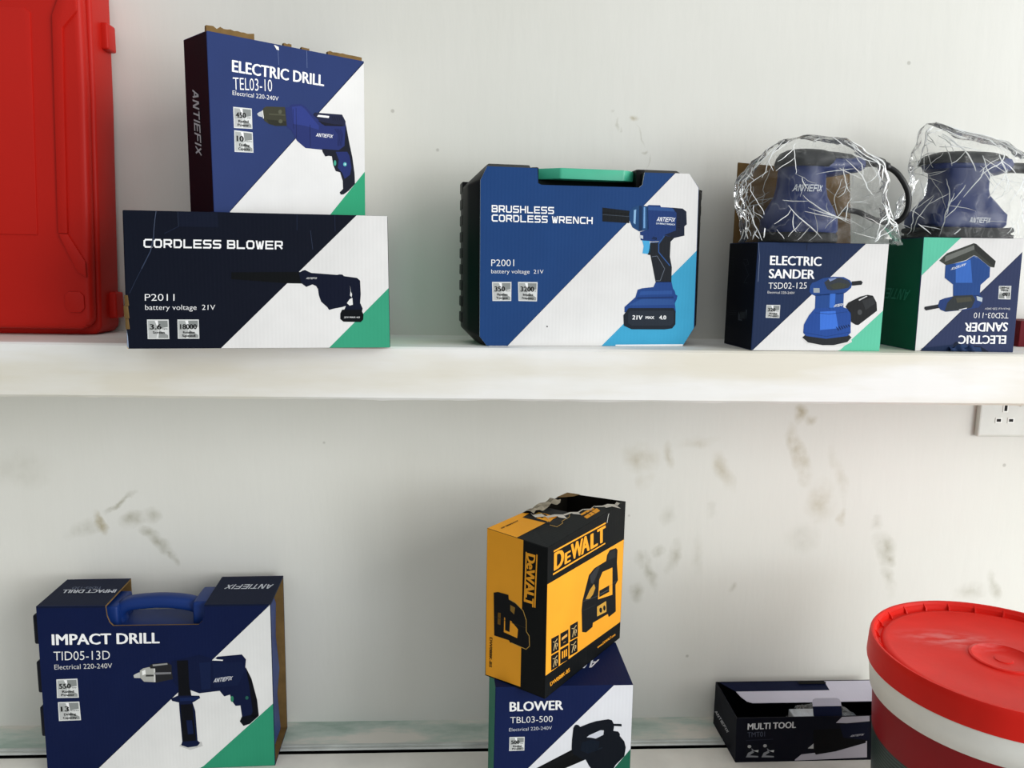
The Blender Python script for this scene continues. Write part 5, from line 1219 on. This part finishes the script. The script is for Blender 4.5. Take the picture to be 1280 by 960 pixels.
def film_material():
    """thin clear film: mostly see-through, sharp glints, whitened fold lines"""
    m, nt, b = new_mat('clear_crinkled_film')
    N, L = nt.nodes, nt.links
    out = N['Material Output']
    tc = N.new('ShaderNodeTexCoord')
    def ridge(scale, stretch, rot, width, amount, dist=0.25):
        mp = N.new('ShaderNodeMapping'); mp.inputs['Scale'].default_value = stretch; mp.inputs['Rotation'].default_value = rot
        L.new(tc.outputs['Object'], mp.inputs['Vector'])
        nz = N.new('ShaderNodeTexNoise'); nz.inputs['Scale'].default_value = scale; nz.inputs['Detail'].default_value = 1; nz.inputs['Distortion'].default_value = dist
        L.new(mp.outputs['Vector'], nz.inputs['Vector'])
        ab = N.new('ShaderNodeMath'); ab.operation = 'SUBTRACT'; ab.inputs[1].default_value = 0.5; L.new(nz.outputs['Fac'], ab.inputs[0])
        a2 = N.new('ShaderNodeMath'); a2.operation = 'ABSOLUTE'; L.new(ab.outputs[0], a2.inputs[0])
        mr = N.new('ShaderNodeMapRange'); mr.inputs['From Max'].default_value = width; mr.inputs['To Min'].default_value = amount; mr.inputs['To Max'].default_value = 0.0
        L.new(a2.outputs[0], mr.inputs['Value'])
        return mr.outputs['Result'], nz.outputs['Fac']
    r1, h1 = ridge(19, (1.0, 1.0, 0.32), (0, .55, 0), 0.003, 0.0)
    r2, h2 = ridge(17, (1.0, 1.0, 0.3), (0, -.8, .4), 0.003, 0.0)
    r3, h3 = ridge(55, (1.0, 1.0, 0.5), (0, .2, 0), 0.02, 0.08)
    m1 = N.new('ShaderNodeMath'); m1.operation = 'MAXIMUM'; L.new(r1, m1.inputs[0]); L.new(r2, m1.inputs[1])
    m2 = N.new('ShaderNodeMath'); m2.operation = 'MAXIMUM'; L.new(m1.outputs[0], m2.inputs[0]); L.new(r3, m2.inputs[1])
    hs = N.new('ShaderNodeMath'); hs.operation = 'ADD'; L.new(h1, hs.inputs[0]); L.new(h3, hs.inputs[1])
    bp = N.new('ShaderNodeBump'); bp.inputs['Strength'].default_value = 0.45; bp.inputs['Distance'].default_value = 0.006
    L.new(hs.outputs[0], bp.inputs['Height'])
    tr = N.new('ShaderNodeBsdfTransparent'); tr.inputs['Color'].default_value = (0.975, 0.978, 0.975, 1)
    gl = N.new('ShaderNodeBsdfGlossy'); gl.inputs['Roughness'].default_value = 0.09; gl.inputs['Color'].default_value = (1, 1, 1, 1)
    L.new(bp.outputs['Normal'], gl.inputs['Normal'])
    fr = N.new('ShaderNodeFresnel'); fr.inputs['IOR'].default_value = 1.16; L.new(bp.outputs['Normal'], fr.inputs['Normal'])
    mx = N.new('ShaderNodeMixShader'); L.new(fr.outputs['Fac'], mx.inputs['Fac']); L.new(tr.outputs['BSDF'], mx.inputs[1]); L.new(gl.outputs['BSDF'], mx.inputs[2])
    b.inputs['Base Color'].default_value = (0.82, 0.83, 0.81, 1); b.inputs['Roughness'].default_value = 0.3
    lw = N.new('ShaderNodeLayerWeight'); lw.inputs['Blend'].default_value = 0.12
    k = N.new('ShaderNodeMath'); k.operation = 'MULTIPLY_ADD'; k.inputs[1].default_value = 0.32; k.inputs[2].default_value = 0.012
    L.new(lw.outputs['Facing'], k.inputs[0])
    sm = N.new('ShaderNodeMath'); sm.operation = 'ADD'; sm.use_clamp = True; L.new(k.outputs[0], sm.inputs[0]); L.new(m2.outputs[0], sm.inputs[1])
    m3 = N.new('ShaderNodeMixShader'); L.new(sm.outputs[0], m3.inputs['Fac']); L.new(mx.outputs['Shader'], m3.inputs[1]); L.new(b.outputs['BSDF'], m3.inputs[2])
    L.new(m3.outputs['Shader'], out.inputs['Surface'])
    return m
FILM = film_material()
FOLD = plain('folded_film', 'eceeec', rough=0.16, spec=0.8, vary=0.05)
def interp(prof, z):
    p = sorted((q[1], q[0]) for q in prof)
    if z <= p[0][0]: return p[0][1]
    for (za, xa), (zb, xb) in zip(p, p[1:]):
        if z <= zb: return xa + (xb - xa) * (z - za) / max(1e-6, zb - za)
    return p[-1][1]
def crumple(p, seed):
    q = Vector(p) * 17 + Vector((seed, seed * 2, 0))
    r1 = 1 - abs(noise.noise(q)) * 2.2
    r2 = 1 - abs(noise.noise(q * 2.3 + Vector((7, 3, 1)))) * 2.2
    r3 = 1 - abs(noise.noise(q * 5.1 + Vector((1, 9, 4)))) * 2.2
    return 0.55 * r1 + 0.3 * r2 + 0.18 * r3
def bag(name, label, left, right, z0, z1, yc, ry0, ry1, seed, amp=0.009, nz=60, n=150, back=WALL_Y - 0.004, folds=75, group=None):
    o = thing(name, label, 'plastic bag', ((left[0][0] + right[0][0]) / 2, yc, z0), 0, group)
    org = Vector(o.location)
    mb = MB(); rows = []
    for i in range(nz + 1):
        t = i / nz; z = z0 + (z1 - z0) * t
        a, b = interp(left, z), interp(right, z)
        cx, rx = (a + b) / 2, (b - a) / 2
        ry = ry0 + (ry1 - ry0) * t ** 3
        row = []
        for (x, y, zz) in superring(cx, yc, z, rx, ry, 2.4, n):
            d = Vector((x - cx, (y - yc), 0)); d = d.normalized() if d.length else Vector((1, 0, 0))
            q = Vector((x, y, zz)) + d * (crumple((x, y, zz), seed) - 0.75) * amp * (1 if t > .03 else .3)
            q.z += (crumple((x, y, zz), seed + 5) - 0.5) * amp * .5 * (t if t > .05 else 0)
            q.y = min(q.y, back)
            row.append(q - org)
        rows.append(row)
    mb.grid(rows, FILM, cap0=False, cap1=True)
    film = mb.build('film', o)
    # folds of the film: narrow raised creases running over its surface, some branching
    rnd = random.Random(seed); mb = MB(); cen = Vector((0, 0, (z1 - z0) * .4))
    def sp(a, t):
        a = (a % 1.0) * n; t = min(max(t, 0), .999) * nz
        i, j = int(a), int(t); fa, ft = a - i, t - j
        p = lambda k, l: rows[l][k % n]
        return (p(i, j) * (1 - fa) + p(i + 1, j) * fa) * (1 - ft) + (p(i, j + 1) * (1 - fa) + p(i + 1, j + 1) * fa) * ft
    def crease(a, t, ang, ln, w, depth):
        pts = []; steps = max(3, int(ln / .004))
        for k in range(steps + 1):
            pts.append(sp(a, t))
            a += math.cos(ang) * .004 / .36; t += math.sin(ang) * .004 / (z1 - z0)
            ang += rnd.uniform(-.16, .16)
            if t < .015 or t > .97: break
            if depth and rnd.random() < .10: crease(a, t, ang + rnd.choice((-1, 1)) * rnd.uniform(.5, 1.2), ln * .5, w * .7, depth - 1)
        if len(pts) < 3: return
        L_, R_2, T_2 = [], [], []
        for k, p in enumerate(pts):
            d = (pts[min(k + 1, len(pts) - 1)] - pts[max(k - 1, 0)]).normalized()
            out = (p - cen); out.z *= .3; out.normalize()
            sd = d.cross(out).normalized(); ww = w * math.sin(math.pi * (k + .4) / (len(pts) - .2)) ** .6
            L_.append(p + sd * ww); R_2.append(p - sd * ww); T_2.append(p + out * (ww * 1.2 + .0004))
        for A, B in ((L_, T_2), (T_2, R_2)):
            for k in range(len(pts) - 1): mb.poly([A[k], B[k], B[k + 1], A[k + 1]], FOLD)
    for _ in range(folds):
        # mostly on the side towards the room, fanning up from the base and down from the top
        a = rnd.uniform(.48, 1.02) if rnd.random() < .8 else rnd.random()
        t = rnd.choice((rnd.uniform(.02, .25), rnd.uniform(.1, .9), rnd.uniform(.5, .95)))
        crease(a, t, rnd.gauss(math.pi / 2, .55) * rnd.choice((1, -1)), rnd.uniform(.014, .06), rnd.uniform(.00025, .0009), 1)
    mb.build('film_crease', film)
    return o
bag1L = [[0.4068, 1.6671], [0.3861, 1.6615], [0.3689, 1.6511], [0.359, 1.6409], [0.3463, 1.6255], [0.3357, 1.6101], [0.3334, 1.5948], [0.334, 1.5847], [0.3381, 1.5695], [0.3401, 1.5541], [0.3442, 1.5398]]
bag1R = [[0.4331, 1.6677], [0.4737, 1.6638], [0.4936, 1.6542], [0.5137, 1.6446], [0.53, 1.6298], [0.5367, 1.6147], [0.5306, 1.5992], [0.5272, 1.5889], [0.535, 1.5736], [0.5451, 1.5583], [0.5551, 1.5439]]
bag2L = [[0.5968, 1.694], [0.5831, 1.6816], [0.5796, 1.6624], [0.5818, 1.628], [0.5771, 1.6095], [0.5713, 1.5919], [0.56, 1.5617], [0.556, 1.546]]
bag2R = [[0.6075, 1.6943], [0.6585, 1.6806], [0.7096, 1.6698], [0.7359, 1.6501], [0.7506, 1.6196], [0.7559, 1.5938], [0.7572, 1.5657], [0.7569, 1.5499]]
bag('plastic_bag', 'clear crinkled plastic bag around the round sander on the left sander box', bag1L, bag1R, Z1 - .0005, 1.668, 1.010, 0.053, 0.022, 3, back=1.0555, group='bags over the sanders')
bag('plastic_bag', 'clear crinkled plastic bag around the square sander at the right edge', bag2L, bag2R, Z2 - .0005, 1.694, 1.038, 0.060, 0.012, 11, group='bags over the sanders')

# ================================================================== things on the lower ledge
# --- impact drill case in its card sleeve
r = root_for('impact', 'impact_drill_case', 'dark blue impact drill case in a card sleeve, standing left on the ledge', 'tool case')
c = CARTONS['impact']['c']
mb = MB(); T_ = 0.0025
cut0, cut1 = 0.29, 0.712; dv = 0.118
front = [(0, 0), (cut0, 0), (cut0 + .004, .06), (cut0 + .014, dv - .02), (cut0 + .028, dv), (cut1 - .028, dv), (cut1 - .012, dv - .02), (cut1 - .003, .06), (cut1, 0), (1, 0), (1, 1), (0, 1)]
panel(mb, c, 'front', front, T_, '07153c', KRAFT_DARK)
panel(mb, c, 'top', [(0, 0), (cut0, 0), (cut0, 1), (0, 1)], T_, '08132d', KRAFT_DARK)
panel(mb, c, 'top', [(cut1, 0), (1, 0), (1, 1), (cut1, 1)], T_, '08132d', KRAFT_DARK)
panel(mb, c, 'back', [(0, 0), (1 - cut1, 0), (1 - cut1, dv + .1), (1 - cut0, dv + .1), (1 - cut0, 0), (1, 0), (1, 1), (0, 1)], T_, '07153c', KRAFT)
panel(mb, c, 'bottom', RECT, T_, '07153c', KRAFT)
for face, items in PRINTS['impact'].items(): put_print(mb, c, face, items)
mb.build('cardboard_sleeve', r)
CBLUE = plain('blue_case_plastic', '0f2d6a', rough=0.45, spec=0.25, vary=0.06)
CNAVY = plain('navy_case_plastic', '050b1c', rough=0.5, spec=0.2, vary=0.06)
mb = MB()
o_ = [(-0.144, 0.004), (0.140, 0.004), (0.1465, 0.015), (0.143, 0.07), (0.147, 0.11), (0.143, 0.16), (0.1445, 0.21), (0.138, 0.234), (0.075, 0.234), (0.066, 0.205), (-0.062, 0.205), (-0.070, 0.234), (-0.138, 0.234), (-0.146, 0.222), (-0.146, 0.012)]
mb.prism(o_, -0.036, 0.022, CBLUE, bev=0.004, seg=3)
mb.build('plastic_case', r, auto_smooth=35)
mb = MB()
for z0, z1 in ((0.182, 0.224), (0.112, 0.158), (0.048, 0.092)):
    mb = MB(); mb.box((-0.1615, -0.034, z0), (-0.1445, 0.016, z1), CNAVY, 0.0035, 3)
    mb.build('hinge_lug', r, auto_smooth=40, under='plastic_case')
mb = MB()
path = spline([(-0.056, -.012, 0.200), (-0.058, -.014, 0.216), (-0.046, -.014, 0.2285), (-0.015, -.014, 0.2325), (0.016, -.014, 0.2318), (0.042, -.014, 0.2265), (0.056, -.014, 0.215), (0.055, -.012, 0.200)], 6)
rows = []
for i, p in enumerate(path):
    d = (path[min(i + 1, len(path) - 1)] - path[max(i - 1, 0)]).normalized(); s = Vector((0, 1, 0)); u = s.cross(d).normalized()
    rows.append([p + s * a * .012 + u * b_ * .0092 for a, b_ in [(math.copysign(abs(math.cos(k * math.pi / 8)) ** .7, math.cos(k * math.pi / 8)), math.copysign(abs(math.sin(k * math.pi / 8)) ** .7, math.sin(k * math.pi / 8))) for k in range(16)]])
mb.grid(rows, CBLUE); mb.build('carry_handle', r)
mb = MB(); mb.box((0.045, -0.034, 0.198), (0.080, 0.02, 0.2375), CBLUE, 0.004, 3); mb.build('handle_base', r, auto_smooth=40); mb = MB(); mb.box((-0.076, -0.034, 0.198), (-0.052, 0.02, 0.2335), CBLUE, 0.004, 3); mb.build('handle_base', r, auto_smooth=40)

# --- blower box
r = root_for('blower', 'blower_box', 'deep blue blower box standing on the ledge beneath the yellow and black box', 'box')
carton('blower', {'front': '0c1b46', 'left': '2f7d63', 'top': '0c1b46', 'bottom': KRAFT, 'back': '0c1b46', 'right': 'dfe0e4'}, r)

# --- yellow and black laser level box with torn top
r = root_for('dewalt', 'laser_level_box', 'yellow and black laser level box with torn top, standing on the blower box', 'box')
c = CARTONS['dewalt']['c']
mb = MB(); T_ = 0.0012
DK = '0b0e0f'
VOID = plain('dark_carton_inside', '15130f', rough=0.95, spec=0.05)
for f_ in ('front', 'left', 'right', 'back', 'bottom'): panel(mb, c, f_, RECT, T_, DK, VOID)
hole = [(0, 0), (0.40, 0), (0.43, .10), (0.40, .17), (0.46, .25), (0.435, .36), (0.50, .42), (0.53, .52), (0.60, .55), (0.63, .64), (0.70, .63), (0.735, .72), (0.80, .70), (0.835, .80), (0.885, .83), (0.90, .93), (0.955, .90), (0.985, .97), (1, 1), (0, 1)]
panel(mb, c, 'top', hole, T_, '1b1f20', KRAFT)
for face, items in PRINTS['dewalt'].items():
    if face == 'top':
        keep = []
        for it in items:
            if it[0] == 'P' and it[1] == 'eda22c' and it[2] == 1:
                it = ('P', it[1], 1, [(0.002, 0.002), (0.40, 0.002), (0.43, .10), (0.40, .17), (0.46, .25), (0.435, .36), (0.49, .42), (0.49, .50), (0.002, .50)])
            keep.append(it)
        items = keep
    put_print(mb, c, face, items)
mb.build('carton', r)
pt, nrm = face_fn(c, 'top')
PAPER = plain('torn_paper', 'cfcabf', rough=0.9, vary=0.15, vscale=80)
mb = MB()
edge = hole[2:17]
for i, ((u, v), (u2, v2)) in enumerate(zip(edge, edge[1:])):
    k = (0.045, 0.10, 0.13, 0.07, 0.12, 0.05, 0.08, 0.03, 0.04, 0.02)[i % 10]
    mb.poly([pt(u, v, .0006), pt(u2, v2, .0006), pt(u2 - k * .5, v2 + k * 1.3, .0009 + .0008 * (i % 2)), pt(u - k * .3, v + k, .0007)], PAPER)
o = mb.build('torn_edge', r); o['label'] = 'pale torn paper edge round the hole'
mb = MB()
rows = []
for i in range(13):
    t = i / 12; u = 0.40 + 0.36 * t
    rows.append([pt(u, 0.0, .0), pt(u, 0.06 + .03 * math.sin(i), .004 + .002 * math.sin(i * 1.3)), pt(u, .14 + .03 * math.sin(i * 1.9), .005 + .003 * math.sin(i * 2.0)), pt(u, .20 + .06 * noise.noise((i * .7, 2, 0)), .003 + .003 * math.sin(i * 1.1))])
mb.grid(rows, plain('grey_card_back', '8b8371', rough=0.9, vary=0.2, vscale=60), closed=False, smooth=False)
mb.poly([pt(.84, .0, .001), pt(.998, .0, .001), pt(.998, .24, .001), pt(.93, .2, .001), pt(.86, .12, .002)], KRAFT)
o = mb.build('torn_flap', r); o['label'] = 'grey-brown torn flap along the back edge'

# --- multi tool box, open
r = root_for('multi', 'multi_tool_box', 'low dark multi tool box with its lid open on the ledge, partly behind the pail', 'box')
c = CARTONS['multi']['c']
mb = MB(); T_ = 0.0015
NV = '060816'
for f_ in ('front', 'left', 'right', 'back', 'bottom'): panel(mb, c, f_, RECT, T_, NV, '06080c')
for face, items in PRINTS['multi'].items(): put_print(mb, c, face, items)
mb.build('carton', r)
pt, nrm = face_fn(c, 'top')
mb = MB()
def slab(pts, t, m):
    a = [Vector(p) for p in pts]
    nn = (a[1] - a[0]).cross(a[2] - a[0]).normalized() * t
    f = mb.poly(a, m); mb.poly([p + nn for p in reversed(a)], m)
    for i in range(len(a)):
        j = (i + 1) % len(a); mb.poly([a[j], a[i], a[i] + nn, a[j] + nn], m)
slab([pt(.02, .0, .0), pt(.68, .0, .0), pt(.68, .22, -.004), pt(.10, .22, -.004), pt(.055, .10, -.002)], .0008, '0b1330')
slab([pt(.68, .0, .0), pt(1, .0, .0), pt(1, .22, -.004), pt(.68, .22, -.004)], .0008, 'c4c2d0')
slab([pt(.10, .22, -.004), pt(1, .22, -.004), pt(1, .46, -.009), pt(.17, .46, -.009), pt(.14, .43, -.008), pt(.115, .33, -.0062)], .0008, 'c4c2d0')
slab([pt(.51, .03, .0008), pt(.67, .03, .0008), pt(.685, .06, .0005), pt(.675, .1, .0002), pt(.51, .1, .0002)], .0004, '040508')
o = mb.build('lid_flap', r)
mb = MB()
ft, _ = face_fn(c, 'front')
tab = [(.455, 0), (.455, -.20), (.462, -.26), (.475, -.29), (.60, -.29), (.615, -.26), (.622, -.20), (.622, 0)]
def sheet(pts, t, m):
    a = [ft(u, v, -.004 - max(0, -v) * .035) for u, v in pts]; b_ = [ft(u, v, -.004 - t - max(0, -v) * .035) for u, v in pts]
    mb.poly(a, m); mb.poly(list(reversed(b_)), m)
    for i in range(len(a)):
        j = (i + 1) % len(a); mb.poly([a[j], a[i], b_[i], b_[j]], m)
sheet([(.455, .06), (.455, -.15), (.622, -.15), (.622, .06)], .001, '0b1330')
sheet([(.455, -.15), (.455, -.22), (.462, -.27), (.475, -.29), (.60, -.29), (.615, -.27), (.622, -.22), (.622, -.15)], .001, 'c4c2d0')
mb.build('inner_tab', r)
base = Vector(CARTONS['multi']['loc'])
# contents of the open box: a crinkled bag with fittings, standing on the box floor
t = thing('plastic_bag', 'small crumpled clear bag of fittings inside the open multi tool box', 'plastic bag', (base.x + 0.015, base.y - 0.01, base.z + 0.002), 0)
mb = MB(); rows = []
for i in range(25):
    tt = i / 24; z = 0.056 * tt
    row = []
    for (x, y, zz) in superring(0, 0, z, 0.062 * (1 - .35 * tt ** 2), 0.026 * (1 - .5 * tt ** 2), 2.6, 80):
        q = Vector((x, y, zz)); d = Vector((x, y, 0)).normalized()
        row.append(q + d * (crumple(q, 31) - .8) * .008)
    rows.append(row)
mb.grid(rows, FILM, cap0=False); mb.build('film', t)
mb = MB(); mb.box((-0.045, -0.012, 0.001), (0.010, 0.010, 0.050), plain('pale_card', 'c9ced6', rough=0.6, vary=.12, vscale=60), 0.002)
mb.build('card_insert', t)
mb = MB(); mb.box((0.02, -0.012, 0.001), (0.055, 0.012, 0.044), plain('grey_fitting', '6b7078', rough=0.4, metal=.5), 0.004); mb.build('metal_fitting', t)

# --- red pail, front right
PC = (0.6135, 0.8122); RZ = 1.0737
r = thing('paint_pail', 'red plastic pail with white rim band and red lid, front right on the ledge', 'bucket', (PC[0], PC[1], LEDGE_Z))
PRED = plain('red_pail_plastic', '8e0f17', rough=0.4, spec=0.2, vary=0.04)
PLID = plain('red_lid_plastic', 'dc241a', rough=0.42, spec=0.14, vary=0.07, vscale=18, bump=0.08, bscale=60)
def scuffed(m):
    nt = m.node_tree; N, L = nt.nodes, nt.links; b = N['Principled BSDF']
    src = b.inputs['Base Color'].links[0].from_socket
    tc = N.new('ShaderNodeTexCoord')
    mp = N.new('ShaderNodeMapping'); mp.vector_type = 'TEXTURE'; mp.inputs['Location'].default_value = (-0.030, 0.045, 0.2595); mp.inputs['Rotation'].default_value = (0, 0, -0.25); mp.inputs['Scale'].default_value = (0.075, 0.030, 0.5)
    L.new(tc.outputs['Object'], mp.inputs['Vector'])
    g = N.new('ShaderNodeTexGradient'); g.gradient_type = 'SPHERICAL'; L.new(mp.outputs['Vector'], g.inputs['Vector'])
    mp2 = N.new('ShaderNodeMapping'); mp2.inputs['Scale'].default_value = (40, 110, 40); L.new(tc.outputs['Object'], mp2.inputs['Vector'])
    nz = N.new('ShaderNodeTexNoise'); nz.inputs['Scale'].default_value = 1.0; nz.inputs['Detail'].default_value = 6; L.new(mp2.outputs['Vector'], nz.inputs['Vector'])
    mr = N.new('ShaderNodeMapRange'); mr.inputs['From Min'].default_value = 0.42; mr.inputs['From Max'].default_value = 0.66; mr.inputs['To Max'].default_value = 0.5; L.new(nz.outputs['Fac'], mr.inputs['Value'])
    mu = N.new('ShaderNodeMath'); mu.operation = 'MULTIPLY'; L.new(g.outputs['Fac'], mu.inputs[0]); L.new(mr.outputs['Result'], mu.inputs[1])
    mx = N.new('ShaderNodeMix'); mx.data_type = 'RGBA'; L.new(mu.outputs[0], mx.inputs['Factor']); L.new(src, mx.inputs['A']); mx.inputs['B'].default_value = rgb('e8a8a8')
    L.new(mx.outputs['Result'], b.inputs['Base Color'])
scuffed(PLID)
PWHT = plain('white_pail_plastic', 'ecebe4', rough=0.4, vary=0.04)
def label_material():
    m, nt, b = new_mat('dark_green_label')
    N, L = nt.nodes, nt.links
    tc = N.new('ShaderNodeTexCoord')
    mp = N.new('ShaderNodeMapping'); mp.inputs['Rotation'].default_value = (0, .28, 0)
    L.new(tc.outputs['Object'], mp.inputs['Vector'])
    wv = N.new('ShaderNodeTexWave'); wv.bands_direction = 'Z'; wv.inputs['Scale'].default_value = 75; wv.inputs['Distortion'].default_value = 2.0; wv.inputs['Detail Scale'].default_value = 0.4
    L.new(mp.outputs['Vector'], wv.inputs['Vector'])
    rp = N.new('ShaderNodeValToRGB'); rp.color_ramp.elements[0].position = 0.80; rp.color_ramp.elements[1].position = 0.95
    rp.color_ramp.elements[0].color = rgb('0c1a18'); rp.color_ramp.elements[1].color = rgb('3c5a52')
    L.new(wv.outputs['Fac'], rp.inputs['Fac']); L.new(rp.outputs['Color'], b.inputs['Base Color'])
    b.inputs['Roughness'].default_value = 0.4
    return m
hz = lambda z: z - LEDGE_Z
rad = lambda z: 0.120 + (z - LEDGE_Z) / (1.03 - LEDGE_Z) * (0.1345 - 0.120)
mb = MB()
zs_ = [LEDGE_Z, LEDGE_Z + 0.004, LEDGE_Z + 0.02]
mb.lathe([(0.116, 0.0), (0.120, 0.004), (rad(0.830), hz(0.830))], PRED, cap0=True)
mb.lathe([(rad(0.957), hz(0.957)), (rad(1.0095), hz(1.0095)), (rad(1.02), hz(1.035))], PRED)
mb.build('pail_body', r)
mb = MB(); mb.lathe([(rad(0.830), hz(0.830)), (rad(0.9), hz(0.9)), (rad(0.957), hz(0.957))], label_material()); o = mb.build('label_band', r); o['label'] = 'dark green label with fine pale lines'
mb = MB(); mb.lathe([(0.1335, hz(1.0092)), (0.1362, hz(1.0098)), (0.1385, hz(1.030)), (0.1400, hz(1.040)), (0.1412, hz(1.0425)), (0.1380, hz(1.046))], PWHT); o = mb.build('rim_band', r); o['label'] = 'white rim band'
mb = MB()
mb.lathe([(0.1378, hz(1.0430)), (0.1418, hz(1.0432)), (0.1422, hz(1.046)), (0.1412, hz(1.066)), (0.1405, hz(1.0715)), (0.1390, hz(1.0737)), (0.1366, hz(1.0735)), (0.1352, hz(1.0715)), (0.1345, hz(1.0700)), (0.1335, hz(1.0695)), (0.1325, hz(1.0640)), (0.1280, hz(1.0632)), (0.1262, hz(1.0655)), (0.1235, hz(1.0662)), (0.1195, hz(1.0660)), (0.118, hz(1.0652)), (0.06, hz(1.0655)), (0.036, hz(1.0655)), (0.0352, hz(1.0672)), (0.0325, hz(1.0674)), (0.0310, hz(1.0660)), (0.0255, hz(1.0650)), (0.0240, hz(1.0640)), (0.010, hz(1.0640)), (0.0090, hz(1.0650)), (0.0, hz(1.0651))], PLID, n=128)
for k in range(26):
    a = k * 2 * math.pi / 26
    rot = Matrix.Rotation(a, 3, 'Z')
    pts = [rot @ Vector(p) for p in ((0.128, -.0012, hz(1.0630)), (0.1365, -.0012, hz(1.0630)), (0.128, .0012, hz(1.0630)), (0.1365, .0012, hz(1.0630)), (0.1305, -.0008, hz(1.0680)), (0.1365, -.0008, hz(1.0728)), (0.1305, .0008, hz(1.0680)), (0.1365, .0008, hz(1.0728)))]
    mb.hexa(pts, PLID)
mb.build('lid', r, auto_smooth=40)
